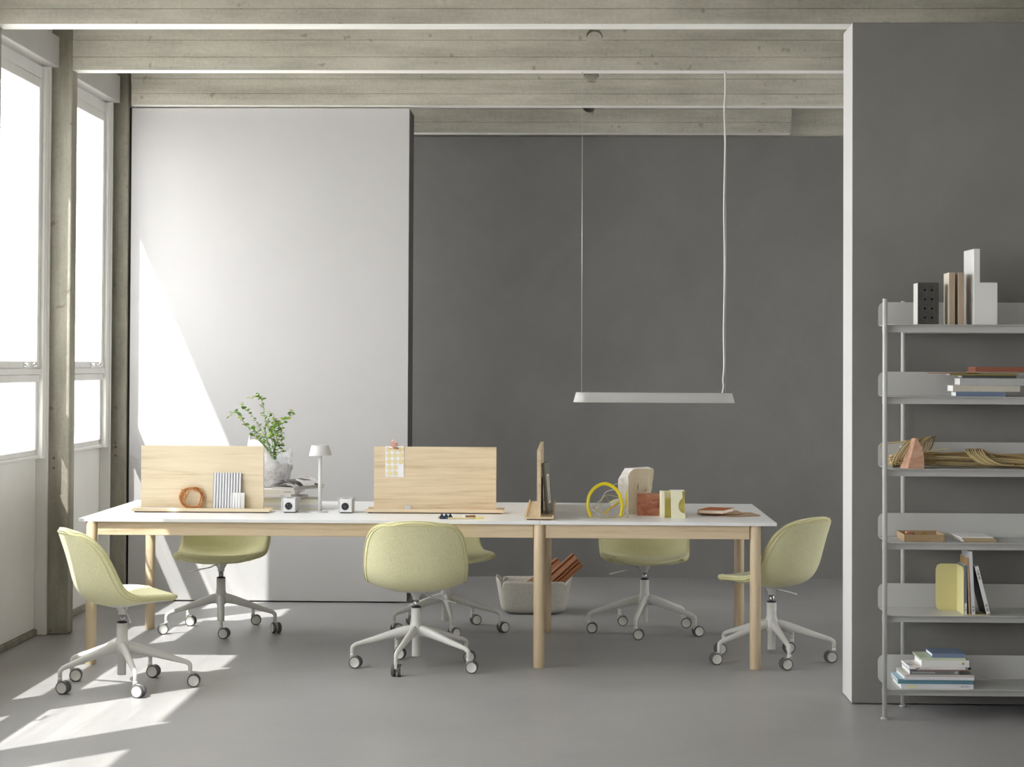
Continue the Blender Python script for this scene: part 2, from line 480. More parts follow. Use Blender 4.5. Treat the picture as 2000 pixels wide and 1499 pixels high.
def make_window(idx, ya, yb):
    w = thing('window_%d' % idx, (0, ya, 0), kind='structure')
    L = yb-ya
    xi, xo = -2.945, -3.03
    f = MB()
    f.box(xo, -2.925, 0, 0.10, 0.985, 3.17); f.box(xo, -2.925, L-0.10, L, 0.985, 3.17)            # jambs
    f.box(xo, -2.945, 0.05, L-0.05, 1.412, 1.452); f.box(xo, -2.935, 0.05, L-0.05, 1.454, 1.486)   # transom
    f.box(xo, -2.945, 0.05, L-0.05, 3.10, 3.17)
    f.build('window_frame', FRAME, w, 0.003)
    j = MB()
    for y0 in (0.0, L-0.032):
        j.box(-2.98, -2.915, y0, y0+0.032, 0.0, 3.42)
    j.build('jamb_strip', FRAME, w, 0.003)
    s = MB()
    s.box(xo, -2.965, 0.10, L-0.10, 0.985, 1.036).box(xo, -2.95, 0.05, L-0.05, 0.985, 1.003)
    s.build('window_sill', FRAME, w, 0.003)
    u = MB()
    u.box(xo, xi, 0.10, 0.155, 1.488, 3.098); u.box(xo, xi, L-0.155, L-0.10, 1.488, 3.098)
    u.box(xo, xi, 0.155, L-0.155, 1.488, 1.527); u.box(xo-0.05, xi, 0.155, L-0.155, 3.045, 3.098)
    u.build('sash', FRAME, w, 0.003)
    lo = MB()
    lo.box(xo, -2.955, 0.10, 0.14, 1.036, 1.412); lo.box(xo, -2.955, L-0.14, L-0.10, 1.036, 1.412)
    lo.build('lower_frame', FRAME, w, 0.003)
    g = MB(); g.box(-3.026, -3.020, 0.15, L-0.15, 1.52, 3.05); g.build('upper_pane', GLASS, w)
    g = MB(); g.box(-3.026, -3.020, 0.135, L-0.135, 1.03, 1.415); g.build('lower_pane', GLASS, w)
    b = MB(); b.box(-2.975, -2.875, 0.0, L, 3.178, 3.35); b.build('blind_box', BOXG, w, 0.003)
    # lever handle on the lower rail of the sash
    h = MB(); yh = L-0.43
    h.box(xi, xi+0.008, yh-0.015, yh+0.015, 1.494, 1.522)
    h.tube(spline([(xi+0.006, yh, 1.508), (xi+0.03, yh, 1.508), (xi+0.036, yh+0.03, 1.507), (xi+0.036, yh+0.09, 1.507)], 5), 0.006, 10)
    h.lathe([(0.0, -0.013), (0.008, -0.0105), (0.013, 0), (0.008, 0.0105), (0.0, 0.013)], 14, M=Matrix.Translation((xi+0.036, yh+0.10, 1.507)))
    h.build('window_handle', CHROME, w)
    return w
for i, (ya, yb) in enumerate(BAYS): make_window(i+1, ya, yb)
structure('gap_filler', MB().box(-2.8305, -2.8155, 13.045, 13.09, 0.0, 3.16), mat('dark gap shade', (0.03, 0.028, 0.025), 0.8))  # dark filler, its colour stands for the shaded gap beside the panel
# unseen window put into the far right wall for fill, behind the partition
fill_win = thing('window_%d' % (len(BAYS)+1), (4.45, 10.3, 0.8), kind='structure')
f = MB(); f.box(0.02, 0.10, 0, 0.05, 0, 1.6).box(0.02, 0.10, 1.85, 1.9, 0, 1.6).box(0.02, 0.10, 0.05, 1.85, 0, 0.05).box(0.02, 0.10, 0.05, 1.85, 1.55, 1.6).box(0.03, 0.09, 0.93, 0.97, 0.05, 1.55)
f.build('window_frame', FRAME, fill_win, 0.003)
for ya_ in (0.05, 0.97):
    MB().box(0.055, 0.061, ya_, ya_+0.88, 0.05, 1.55).build('pane', GLASS, fill_win)

# bolts left in the two nearest columns
bolt_m = mat('rusty bolt', (0.10, 0.08, 0.06), 0.6)
for y in (COLY[0], COLY[1]):
    c = [o for o in bpy.data.objects if o.name.startswith('column') and abs(o.data.vertices[0].co.y-y) < 0.2][0]
    for z in (0.985, 0.93):
        MB().cyl((-2.885, y-0.006, z), (-2.885, y+0.02, z), 0.007, n=12).build('bolt_head', bolt_m, c)

# ------------------------------------------------------------------ long table
TZ = 0.735
tb = thing('work_table', (-0.15, 10.31, 0), 0.0, 'long white topped work table with round oak legs and oak rails, running across the room', 'table')
ux0, ux1, um = -2.325, 1.187, 0.004
vd = 1.375; vm = 0.675
for (a, b2) in ((ux0, um-0.0008), (um+0.0008, ux1)):
    for (c, d) in ((-0.026, vm-0.0008), (vm+0.0008, vd)):
        MB().box(a, b2, c, d, TZ-0.0165, TZ).build('tabletop', WHITE, tb, 0.0015)
LEG = MB().lathe([(0.0262, 0.0), (0.0278, 0.003), (0.0278, TZ-0.020), (0.0262, TZ-0.0162)], 32).mesh('leg', OAKZ)
for (x, y) in ((-2.264, 0.0), (0, 0), (1.084, 0.012), (-2.245, 1.372), (0.022, 1.372), (1.115, 1.40-0.028)):
    link('leg', LEG, tb, loc=(x, y, 0))
RAILZ = (TZ-0.0168-0.068, TZ-0.0168)
for (a, b2) in ((-2.232, -0.031), (0.031, 1.052)):
    MB().box(a, b2, -0.006, 0.014, *RAILZ).build('rail', OAKX, tb, 0.002)
    MB().box(a, b2, vd-0.018, vd+0.002, *RAILZ).build('rail', OAKX, tb, 0.002)
for x in (-2.264, 0.0, 1.084):
    MB().box(x-0.010, x+0.010, 0.030, vd-0.034, RAILZ[0]+0.006, RAILZ[1]).build('cross_rail', OAKY, tb, 0.002)

# ------------------------------------------------------------------ swivel chairs
def interp(keys, t):
    """keys: list of tuples, evenly indexed; Catmull-Rom at t in 0..1"""
    k = len(keys)-1; x = t*k; i = min(int(x), k-1); f = x-i
    g = lambda j: keys[max(0, min(k, j))]
    out = []
    for c in range(len(keys[0])):
        p0, p1, p2, p3 = g(i-1)[c], g(i)[c], g(i+1)[c], g(i+2)[c]
        out.append(0.5*(2*p1+(p2-p0)*f+(2*p0-5*p1+4*p2-p3)*f*f+(3*p1-p0-3*p2+p3)*f**3))
    return out
CEN = [(0.222, .398), (0.241, .409), (0.240, .424), (0.215, .436), (0.15, .440), (0.06, .432), (-0.03, .422), (-0.10, .424), (-0.150, .443), (-0.180, .488), (-0.198, .55), (-0.217, .62), (-0.240, .69), (-0.256, .735), (-0.262, .752)]
EDG = [(0.180, .416), (0.197, .428), (0.196, .440), (0.172, .449), (0.12, .454), (0.05, .455), (-0.01, .459), (-0.056, .480), (-0.086, .522), (-0.108, .568), (-0.130, .615), (-0.158, .665), (-0.194, .708), (-0.228, .735), (-0.250, .747)]
WID = [(.165,), (.185,), (.200,), (.220,), (.232,), (.238,), (.240,), (.240,), (.240,), (.237,), (.232,), (.222,), (.200,), (.158,), (.118,)]
NT, NU = 44, 20
def shell_pt(t, u):
    c = interp(CEN, t); e = interp(EDG, t); w = interp(WID, t)[0]
    k = abs(u)**2.6
    return Vector((c[0]+(e[0]-c[0])*k, w*u, c[1]+(e[1]-c[1])*k))
def shell_n(t, u):
    h = 1e-3
    a = shell_pt(min(1, t+h), u)-shell_pt(max(0, t-h), u); b2 = shell_pt(t, min(1, u+h))-shell_pt(t, max(-1, u-h))
    n = b2.cross(a)
    return n.normalized() if n.length > 0 else Vector((0, 0, 1))
def us(j): 
    x = -1+2*j/NU
    return math.copysign(1-(1-abs(x))**1.25, x)
inner = []; outer = []
for i in range(NT+1):
    t = i/NT; ri = []; ro = []
    for j in range(NU+1):
        u = us(j); p = shell_pt(t, u); n = shell_n(t, u)
        if n.dot(Vector((0.35, 0, 0.6))) > 0 or True:
            pass
        th = 0.034*(1-0.25*abs(u)**6)*(0.75 if t < 0.1 else 1.0)
        ri.append(p); ro.append(p+n*(-th) if n.z > -2 else p)
    inner.append(ri); outer.append(ro)
# the outward side is below the seat and behind the back
mid = (outer[NT//3][NU//2]-inner[NT//3][NU//2]).z
if mid > 0:
    outer = [[inner[i][j]*2-outer[i][j] for j in range(NU+1)] for i in range(NT+1)]
rim = [(i, 0) for i in range(NT+1)] + [(NT, j) for j in range(1, NU+1)] + [(i, NU) for i in range(NT-1, -1, -1)] + [(0, j) for j in range(NU-1, 0, -1)]
sh = MB(); sh.grid(inner); sh.grid(outer)
loop_i = [inner[i][j] for i, j in rim]; loop_o = [outer[i][j] for i, j in rim]
# rounded welt between the two faces
cen = Vector((0, 0, 0.5))
mids = []
for k, (i, j) in enumerate(rim):
    a, b2 = loop_i[k], loop_o[k]
    m = (a+b2)/2
    tn = (loop_i[(k+1) % len(rim)]-loop_i[k-1]).normalized()
    o = (b2-a).cross(tn)
    o = o.normalized()*0.009 if o.length > 0 else Vector()
    ii = inner[min(max(i, 2), NT-2)][min(max(j, 2), NU-2)]
    if o.dot(a-ii) < 0: o = -o
    mids.append((a*0.72+b2*0.28+o*0.85, a*0.28+b2*0.72+o))
n = len(rim)
R3 = [[loop_i[k] for k in range(n)]+[loop_i[0]], [m[0] for m in mids]+[mids[0][0]], [m[1] for m in mids]+[mids[0][1]], [loop_o[k] for k in range(n)]+[loop_o[0]]]
sh.grid(R3)
SHELL = sh.mesh('seat_shell', YELLOW, True)
pp = MB()
pp.tube([loop_o[k]*0.85+mids[k][1]*0.15+(mids[k][1]-mids[k][0]).normalized()*0.000 for k in range(n)], 0.0032, 6, closed=True)
pp.tube([m[0]*0.35+m[1]*0.65+(m[1]-loop_i[k]).normalized()*0.0015 for k, m in enumerate(mids)], 0.0022, 6, closed=True)
seam = [outer[i][1] for i in range(3, NT-1)]+[outer[NT-2][j] for j in range(2, NU-1)]+[outer[i][NU-1] for i in range(NT-2, 2, -1)]
cs = shell_pt(0.55, 0)
sn = []
for k, p in enumerate(seam):
    if k < NT-4: i_, j_ = 3+k, 1
    elif k < NT-4+NU-3: i_, j_ = NT-2, 2+k-(NT-4)
    else: i_, j_ = max(2, NT-2-(k-(NT-4+NU-3))), NU-1
    q = (outer[i_][j_]-inner[i_][j_]).normalized(); sn.append(p+q*0.0006)
pp.tube(sn, 0.0021, 6)
PIPE = pp.mesh('piping', PIPING, True)
pan = MB(); rows = []; rows2 = []
for i in range(int(NT*0.22), int(NT*0.50)+1):
    r = []; f = min(1, max(0, (i-int(NT*0.22))/(int(NT*0.50)-int(NT*0.22))))
    wv = 0.62*math.sqrt(max(0.0, 1-(2*f-1)**6))+0.08
    for j in range(NU+1):
        u = us(j)*wv; t = i/NT
        p = shell_pt(t, u); q = outer[i][NU//2]-inner[i][NU//2]; q = q.normalized()
        edge = max(abs(us(j))**4, abs(2*f-1)**6)
        r.append(p+q*(0.043-0.014*edge))
    rows.append(r)
pan.grid(rows)
PAN = pan.mesh('under_pan', BASEW, True)
BRK = MB().lathe([(0.019, 0.340), (0.019, 0.356), (0.023, 0.360), (0.036, 0.386), (0.040, 0.398)], 28).mesh('seat_bracket', BASEW)
GAS = MB().lathe([(0.0135, 0.29), (0.0135, 0.345)], 24).mesh('gas_spring', STEEL)
RNG = MB().lathe([(0.0145, 0.300), (0.0235, 0.300), (0.0235, 0.307), (0.0145, 0.308)], 28).mesh('collar_ring', BLACK)
POST = MB().lathe([(0.020, 0.058), (0.0205, 0.060), (0.0205, 0.15), (0.036, 0.165), (0.040, 0.185), (0.034, 0.205), (0.0265, 0.228), (0.0255, 0.24), (0.0255, 0.3005)], 32).mesh('post', BASEW)
arm = [(0.012, 0, 0.187), (0.06, 0, 0.183), (0.13, 0, 0.165), (0.21, 0, 0.142), (0.275, 0, 0.124), (0.300, 0, 0.1165), (0.313, 0, 0.108), (0.318, 0, 0.098), (0.318, 0, 0.072)]
fl = [(1.05, 1.5), (1.0, 1.45), (1.0, 1.35), (1.0, 1.2), (1.0, 1.08), (1.0, 1.0), (1, 1), (1, 1), (1, 1)]
def arm_mesh():
    pts = spline(arm, 4); k = len(pts)
    rr = [0.019, 0.0175, 0.0155, 0.0135, 0.0118, 0.0112, 0.011, 0.0105, 0.0095]
    R = []; F = []
    for i in range(k):
        x = i/4; a = min(int(x), 7); f = x-a
        R.append(rr[a]*(1-f)+rr[a+1]*f); F.append((fl[a][0]*(1-f)+fl[a+1][0]*f, fl[a][1]*(1-f)+fl[a+1][1]*f))
    return MB().tube(pts, R, 14, flat=F).mesh('leg', BASEW)
ARM = arm_mesh()
lev = spline([(0.0, -0.02, 0.372), (0.0, -0.045, 0.370), (-0.003, -0.062, 0.360), (-0.012, -0.13, 0.345), (-0.024, -0.20, 0.326)], 5)
LEVER = MB().tube(lev, [0.0035]*14+[0.0042]*7, 8).mesh('lever', BASEW)
# caster: stem at the origin, wheels behind it; axle along local Y
WH = MB()
WH.mat(0).lathe([(0.022, -0.0085), (0.0275, -0.0085), (0.0300, -0.006), (0.0300, 0.006), (0.0275, 0.0085), (0.0245, 0.0085)], 28, M=Matrix.Rotation(-PI/2, 4, 'X'), cap=False)
WH.mat(1).lathe([(0.0, 0.0078), (0.0235, 0.0078), (0.0245, 0.0085)], 28, M=Matrix.Rotation(-PI/2, 4, 'X'), cap=False)
WH.lathe([(0.0, -0.0083), (0.022, -0.0083)], 28, M=Matrix.Rotation(-PI/2, 4, 'X'), cap=False)
WHEEL = WH.mesh('wheel', [TYRE, CAPW])
FK = MB(); FK.cyl((0, 0, 0.055), (0, 0, 0.0745), 0.0105, n=16)
FK.prism([(0.010, 0.040), (0.010, 0.062), (-0.006, 0.063), (-0.022, 0.058), (-0.034, 0.046), (-0.038, 0.030), (-0.034, 0.020), (-0.026, 0.020), (-0.018, 0.026), (-0.006, 0.032)][::-1], 1, -0.0065, 0.0065)
FK.cyl((-0.018, -0.018, 0.030), (-0.018, 0.018, 0.030), 0.004, n=10)
FORK = FK.mesh('caster_fork', BASEW)

def make_chair(x, y, head, base, label, casters):
    r = thing('swivel_chair', (x, y, 0), 0.0, label, 'chair', 'yellow swivel chairs around the work table')
    h = math.radians(head)
    for nm, me in (('seat_shell', SHELL), ('under_pan', PAN), ('seat_bracket', BRK), ('gas_spring', GAS), ('collar_ring', RNG), ('lever', LEVER), ('post', POST)):
        o = link(nm, me, r); o.rotation_euler = (0, 0, h)
        if nm == 'seat_shell':
            p = link('piping', PIPE, o)
            sd = o.modifiers.new('smooth', 'SUBSURF'); sd.levels = 1; sd.render_levels = 1
        if nm == 'gas_spring': o['label'] = 'steel gas spring column'
        if nm == 'collar_ring': o['label'] = 'black ring on top of the post'
    for k in range(5):
        a = math.radians(base+72*k)
        l = link('leg', ARM, r); l.rotation_euler = (0, 0, a)
        c = link('caster', FORK, r); c.location = (0.318*math.cos(a), 0.318*math.sin(a), 0)
        c.rotation_euler = (0, 0, math.radians(casters[k]))
        for s in (1, -1):
            w = link('wheel', WHEEL, c); w.location = (-0.018, 0.0155*s, 0.030)
            if s < 0: w.rotation_euler = (0, 0, PI)
    return r
# caster angle: direction of the fork's nose; the axle is square to it
make_chair(-2.095, 9.58, 30, 5.3, 'yellow swivel chair drawn up to the left end of the table, half in the sun', [186, 172, 190, 168, 165])
make_chair(-1.975, 11.605, -95, 64, 'yellow swivel chair behind the table beside the left rear leg, facing the camera', [188, 178, 12, 172, 120])
make_chair(-0.765, 10.275, 92, 40.5, 'yellow swivel chair seen from behind at the front side of the table', [176, 172, 170, 262, 176])
make_chair(-0.703, 11.695, -60, 63.5, 'yellow swivel chair turned sideways behind the table, partly hidden by the one in front', [200, 205, 215, 222, 215])
make_chair(0.430, 11.704, -90, 43, 'yellow swivel chair behind the right half of the table, next to the felt basket', [174, 182, 176, 172, 196])
make_chair(1.045, 10.628, 141, 64.5, 'yellow swivel chair pulled out at the right end of the table, near the wall edge', [10, 14, 12, 16, 14])

# ------------------------------------------------------------------ desk dividers
def divider(x, y, L, label, mat_, rot=0.0, D=0.145, H=0.333, pofs=0.055, panel_len=None, pstart=None):
    r = thing('desk_divider', (x, y, TZ), rot, label, 'desk divider', 'oak desk dividers')
    t = MB()
    t.prism([(0, 0.006), (D, 0.006), (D, 0.024), (D-0.006, 0.024), (D-0.008, 0.016), (0.008, 0.016), (0.006, 0.024), (0, 0.024)], 0, 0, L)
    t.build('tray', mat_, r, 0.001)
    MB().box(0.012, L-0.012, 0.012, D-0.012, 0.0, 0.006).build('base_strip', mat('walnut base strip', (0.16, 0.10, 0.06), 0.6), r)
    pl = panel_len or (L-0.078); ps = 0.037 if pstart is None else pstart
    MB().box(ps, ps+pl, pofs, pofs+0.019, 0.016, 0.016+H).build('panel', mat_, r, 0.001)
    return r
divider(-2.298, 10.715, 0.727, 'oak desk divider at the left end of the table, striped board before it', OAKX3)
divider(-1.069, 10.755, 0.724, 'oak desk divider in the middle of the table with round stickers clipped on', OAKX2)
OAKY2 = wood('oak divider along x turned', 0, (0.46, 0.34, 0.20), (0.71, 0.58, 0.40), 0.45, seed=12)
divider(-0.079, 10.36, 1.205, 'oak desk divider standing end-on over the table joint with a grey folder leaning on it', OAKY2, rot=PI/2, D=0.147, H=0.337, pofs=0.066, panel_len=1.15, pstart=0.027)

# ------------------------------------------------------------------ small things at the left divider
cordm = mat('orange leather cord', (0.48, 0.20, 0.06), 0.55, var=0.15, vscale=(60, 60, 60))
c = MB(); random.seed(3)
pts = []
for k in range(5*14):
    a = 2*PI*k/14+2.1; tr = k//14
    R = 0.052+0.004*math.sin(a*0.62+tr)+0.004*random.uniform(-1, 1)
    ox, oz = 0.005*math.cos(tr*2.2), 0.004*math.sin(tr*2.9)
    pts.append((-1.985+ox+R*1.08*math.cos(a), 10.756-0.003*tr+0.006*math.sin(a*1.3), 0.8075+oz+R*math.sin(a)*1.0+0.001*tr))
pts += [(-2.022, 10.738, 0.80), (-2.020, 10.734, 0.83), (-2.04, 10.735, 0.857)]
pts = [(-2.052, 10.74, 0.811), (-2.045, 10.742, 0.835)] + pts
pts = [(p[0], p[1], max(p[2], 0.7555)) for p in pts]
c.tube(spline(pts, 5), 0.0033, 7)
tag(c.build('cord_coil', cordm), 'coil of orange leather cord leaning on the left desk divider', 'cord')

st = thing('striped_notebook', (-1.874, 10.728, 0.7525), 0, 'board with grey and white ridged stripes leaning on the left desk divider', 'notebook')
strw = mat('stripe white', (0.78, 0.79, 0.83), 0.5); strg = mat('stripe grey', (0.30, 0.30, 0.31), 0.6)
Mt = Matrix.Rotation(math.radians(-8.0), 4, 'X')
prof = []; nst = 10; wS = 0.147
bk = MB(); bk.box(0, wS, 0.006, 0.011, 0, 0.193, M=Mt); bk.build('backing', strg, st)
for k in range(nst):
    a = (k+0.32)/nst*wS; b2 = a+wS/nst*0.62
    MB().prism([(a, 0.006), (a+0.001, 0.002), ((a+b2)/2, 0.0), (b2-0.001, 0.002), (b2, 0.006)], 2, 0, 0.193, M=Mt).build('ridge', strw, st)
cd = thing('blank_card', (-1.771, 10.733, 0.7525), 0, 'small blank off-white card in front of the striped board', 'card')
MB().box(0, 0.064, 0, 0.002, 0, 0.088, M=Matrix.Rotation(math.radians(-5), 4, 'X')).build('card_sheet', mat('card off white', (0.70, 0.69, 0.67), 0.7), cd)
MB().box(0.004, 0.008, -0.0006, 0.0004, 0.006, 0.012, M=Matrix.Rotation(math.radians(-5), 4, 'X')).build('printed_mark', BLACK, cd)

def pencil(name, x0, y0, x1, y1, z, r, body, label, tip=True, ferrule=False, tipm=None, cat='pencil'):
    L = math.hypot(x1-x0, y1-y0)
    o = thing(name, (x0, y0, z), math.atan2(y1-y0, x1-x0), label, cat)
    MB().cyl((0.0 if not ferrule else 0, 0, 0), (L*(0.92 if tip else 1.0), 0, 0), r, n=8, smooth=False).build('barrel', body, o)
    if tip: MB().cyl((L*0.92, 0, 0), (L, 0, 0), r, r*0.15, n=8).build('tip', tipm or OAKX, o)
    if ferrule:
        MB().cyl((-L*0.06, 0, 0), (0.0, 0, 0), r*1.05, n=10).build('ferrule', CHROME, o)
        MB().cyl((-L*0.10, 0, 0), (-L*0.06, 0, 0), r*0.9, n=10).build('eraser', mat('eraser', (0.75, 0.55, 0.5), 0.8), o)
    return o
pencil('pencil', -2.245, 10.742, -2.066, 10.742, 0.7562, 0.0037, mat('pale lilac lacquer', (0.60, 0.61, 0.72), 0.4), 'pale lilac pencil lying in the tray of the left desk divider')

# ------------------------------------------------------------------ middle divider things
sheet = thing('sticker_sheet', (-0.972, 10.8075, 0.924), 0, 'white sheet of round yellow stickers clipped to the middle desk divider', 'sticker sheet')
MB().box(0, 0.098, 0, 0.0006, 0, 0.163).build('backing_sheet', mat('sticker backing', (0.78, 0.79, 0.84), 0.5), sheet)
stk = mat('pale yellow sticker', (0.72, 0.63, 0.37), 0.55)
DOT = MB().cyl((0, 0, 0), (0, -0.0006, 0), 0.0145, n=28, smooth=False).mesh('sticker', stk)
for row in range(5):
    for colm in range(3 if row < 3 else 2):
        link('sticker', DOT, sheet, loc=(0.0185+0.0315*colm+0.0006*row, 0.0, 0.163-0.0185-0.0315*row))
cl = thing('bulldog_clip', (-0.9275, 10.806, 1.0715), math.radians(0), 'copper bulldog clip on the top edge of the middle desk divider', 'clip')
cop = mat('copper plate', (0.72, 0.42, 0.34), 0.35, metal=0.75)
tl = Matrix.Rotation(math.radians(5), 4, 'Y')
MB().cyl(tl @ Vector((-0.025, -0.004, 0.006)), tl @ Vector((0.025, -0.004, 0.006)), 0.0048, n=14).build('jaw', cop, cl)
g = MB(); g.prism([(-0.011, 0.006), (0.010, 0.006), (0.008, 0.020), (0.0065, 0.032), (-0.006, 0.032), (-0.008, 0.020)], 1, -0.004, -0.0025, M=tl); g.build('lever_plate', cop, cl)
ring = [(0.0005+0.0085*math.cos(2*PI*k/20), -0.004, 0.0405+0.0085*math.sin(2*PI*k/20)) for k in range(20)]
MB().tube(ring, 0.0028, 8, closed=True).build('curl', cop, cl)
MB().box(-0.006, 0.006, 0.0025, 0.024, 0.0315, 0.0335).box(-0.02, 0.02, 0.0225, 0.025, -0.004, 0.033).build('rear_plate', cop, cl)
pb = thing('sharpener_block', (-0.864, 10.768, 0.7515), 0, 'small square aluminium block in the tray of the middle desk divider', 'block')
alu = mat('brushed aluminium', (0.55, 0.55, 0.57), 0.35, metal=0.6)
MB().box(0, 0.032, 0, 0.016, 0, 0.026).build('body', alu, pb, 0.0012)
MB().box(0.003, 0.029, -0.0006, 0.0002, 0.003, 0.023).build('face_plate', mat('aluminium face', (0.62, 0.62, 0.66), 0.4, metal=0.5), pb)
pencil('pencil', -0.45, 10.774, -0.615, 10.770, 0.7562, 0.0038, mat('salmon wood', (0.72, 0.38, 0.24), 0.5), 'salmon pink pencil with a metal ferrule in the tray of the middle desk divider', ferrule=True)

# ------------------------------------------------------------------ power cubes, lamp
def cube_socket(x, y, rot, label, kind):
    r = thing('power_socket', (x, y, TZ), rot, label, 'power socket', 'desk power cubes')
    W, D, H = 0.068, 0.160, 0.071
    sil = mat('satin silver shell', (0.62, 0.625, 0.635), 0.4, metal=0.25)
    b = MB(); b.box(0, W, 0.004, D, 0.005, 0.005+H); b.build('housing', sil, r, 0.001)
    MB().box(-0.006, 0.0, 0.0, D, 0.006, 0.005+H).build('side_plate', sil, r, 0.001)
    MB().box(0.0022, W-0.0022, 0.0, 0.006, 0.007, 0.003+H).build('face_plate', mat('white face plate', (0.74, 0.745, 0.75), 0.4), r, 0.001)
    MB().box(0.006, W-0.004, 0.008, D-0.006, 0.0, 0.0055).build('foot', BLACK, r)
    s = MB().cyl((W*0.5-0.002, -0.0015, 0.036), (W*0.5-0.002, 0.002, 0.036), 0.0195, n=32).build('socket_face', mat('socket black', (0.012, 0.013, 0.018), 0.35), r)
    brass = mat('brass pin', (0.7, 0.55, 0.3), 0.35, metal=1.0)
    pins = [(-0.006, 0.007), (0.010, 0.010), (-0.012, -0.010), (0.008, -0.007)] if kind == 'round' else [(-0.004, 0.000)]
    for (px, pz) in pins:
        MB().cyl((W*0.5-0.002+px, -0.0021, 0.036+pz), (W*0.5-0.002+px, -0.0012, 0.036+pz), 0.0017, n=10).build('contact', brass, s)
    if kind != 'round':
        MB().box(W*0.5-0.002, W*0.5+0.008, -0.0022, -0.0012, 0.038, 0.042).box(W*0.5-0.002, W*0.5+0.008, -0.0022, -0.0012, 0.031, 0.034).build('port', BLACK, s)
    MB().cyl((W*0.5-0.002, 0.055, 0.005+H-0.001), (W*0.5-0.002, 0.055, 0.0052+H), 0.0195, n=28).build('top_socket', BLACK, r)
    return r
cube_socket(-1.507, 10.748, 0.02, 'silver power cube with a four pin round socket, left of the table lamp', 'round')
cube_socket(-1.209, 10.745, 0.02, 'silver power cube with a slotted round port, right of the table lamp', 'port')

lm = thing('table_lamp', (-1.316, 10.80, TZ), 0, 'slim pale grey table lamp with a tapered shade behind the power cubes', 'lamp')
lg = mat('lamp pale grey', (0.58, 0.58, 0.57), 0.45)
MB().lathe([(0.0, 0.0), (0.044, 0.0), (0.0445, 0.003), (0.043, 0.0045), (0.012, 0.006), (0.0, 0.006)], 40).build('base', lg, lm)
MB().lathe([(0.0105, 0.004), (0.0100, 0.15), (0.0095, 0.27), (0.0105, 0.31)], 28).build('stem', lg, lm)
tiltm = Matrix.Translation((0, 0, 0.30)) @ Matrix.Rotation(math.radians(-2.0), 4, 'Y') @ Matrix.Translation((0, 0, -0.30))
MB().lathe([(0.056, 0.302), (0.0595, 0.300), (0.0600, 0.302), (0.0455, 0.354), (0.0435, 0.3555), (0.034, 0.3545), (0.032, 0.350), (0.0, 0.350)], 40, M=tiltm).build('shade', lg, lm)
MB().lathe([(0.0, 0.325), (0.045, 0.325)], 32, M=tiltm).build('diffuser', mat('lamp opal', (0.8, 0.8, 0.78), 0.5), lm)

# ------------------------------------------------------------------ books
def book(name, loc, rot, w, d, h, cover, label, cat='book', group=None, pages=PAPER, hard=True, overhang=0.004, M=None, spine_text=None):
    """closed book lying flat: spine along local x at y=0 facing -y, fore edge at y=d"""
    r = thing(name, loc, rot, label, cat, group)
    t = 0.0022 if hard else 0.0008
    oh = overhang if hard else 0.0006
    c = MB()
    c.prism([(0, 0), (d, 0), (d, t), (t, t), (t, h-t), (d, h-t), (d, h), (0, h)], 0, 0, w)
    c.build('cover', cover, r, 0.0006 if hard else 0)
    MB().box(oh, w-oh, t, d-oh, t, h-t).build('pages', pages, r)
    return r
def M2(name, col, r=0.5): return mat(name, col, r)

# stack on the table behind the left divider, bottom to top
gS = 'magazines stacked behind the left desk divider'
z = TZ
specs = [
 ('cream magazine', -1.690, 10.925, 0.10, 0.345, 0.25, 0.0135, (0.62, 0.60, 0.50), 'cream magazine at the bottom of the pile on the table'),
 ('grey magazine', -1.700, 10.93, 0.085, 0.36, 0.25, 0.0145, (0.56, 0.56, 0.58), 'grey magazine lying on the bottom cream one in the table pile'),
 ('pale magazine', -1.682, 10.93, 0.11, 0.335, 0.25, 0.0145, (0.66, 0.65, 0.60), 'pale magazine with an orange mark on its spine in the table pile'),
 ('sand magazine', -1.675, 10.94, 0.12, 0.33, 0.25, 0.0125, (0.60, 0.57, 0.45), 'sand coloured magazine in the middle of the table pile'),
 ('white magazine', -1.81, 10.985, -0.06, 0.365, 0.25, 0.0145, (0.76, 0.76, 0.77), 'white magazine with small grey spine lettering in the table pile'),
 ('chalk magazine', -1.85, 10.97, -0.05, 0.36, 0.25, 0.0155, (0.80, 0.81, 0.82), 'bright white magazine with blank spine under the thick white book of the table pile'),
 ('thick white book', -1.90, 10.965, -0.03, 0.43, 0.345, 0.0245, (0.78, 0.77, 0.74), 'thick white book under the plant pot and the open magazine'),
]
for nm, x, y, rz, w, d, h, colr, lab in specs:
    b = book('magazine', (x, y, z), rz, w, d, h, mat(nm, colr, 0.45), lab, 'magazine', gS, hard=False)
    if nm == 'pale magazine':
        MB().box(0.198, 0.205, -0.0004, 0.0002, 0.001, 0.0135).build('spine_mark', mat('orange mark', (0.7, 0.2, 0.05), 0.5), b)
    if nm in ('white magazine', 'chalk magazine', 'thick white book'):
        for q in range(7 if nm != 'chalk magazine' else 4):
            MB().box(w-0.06+q*0.006, w-0.0565+q*0.006+0.001*(q % 2), -0.0004, 0.0002, h*0.38, h*0.62).build('spine_print', mat('print grey', (0.32, 0.32, 0.30), 0.6), b)
    z += h
ZST = z
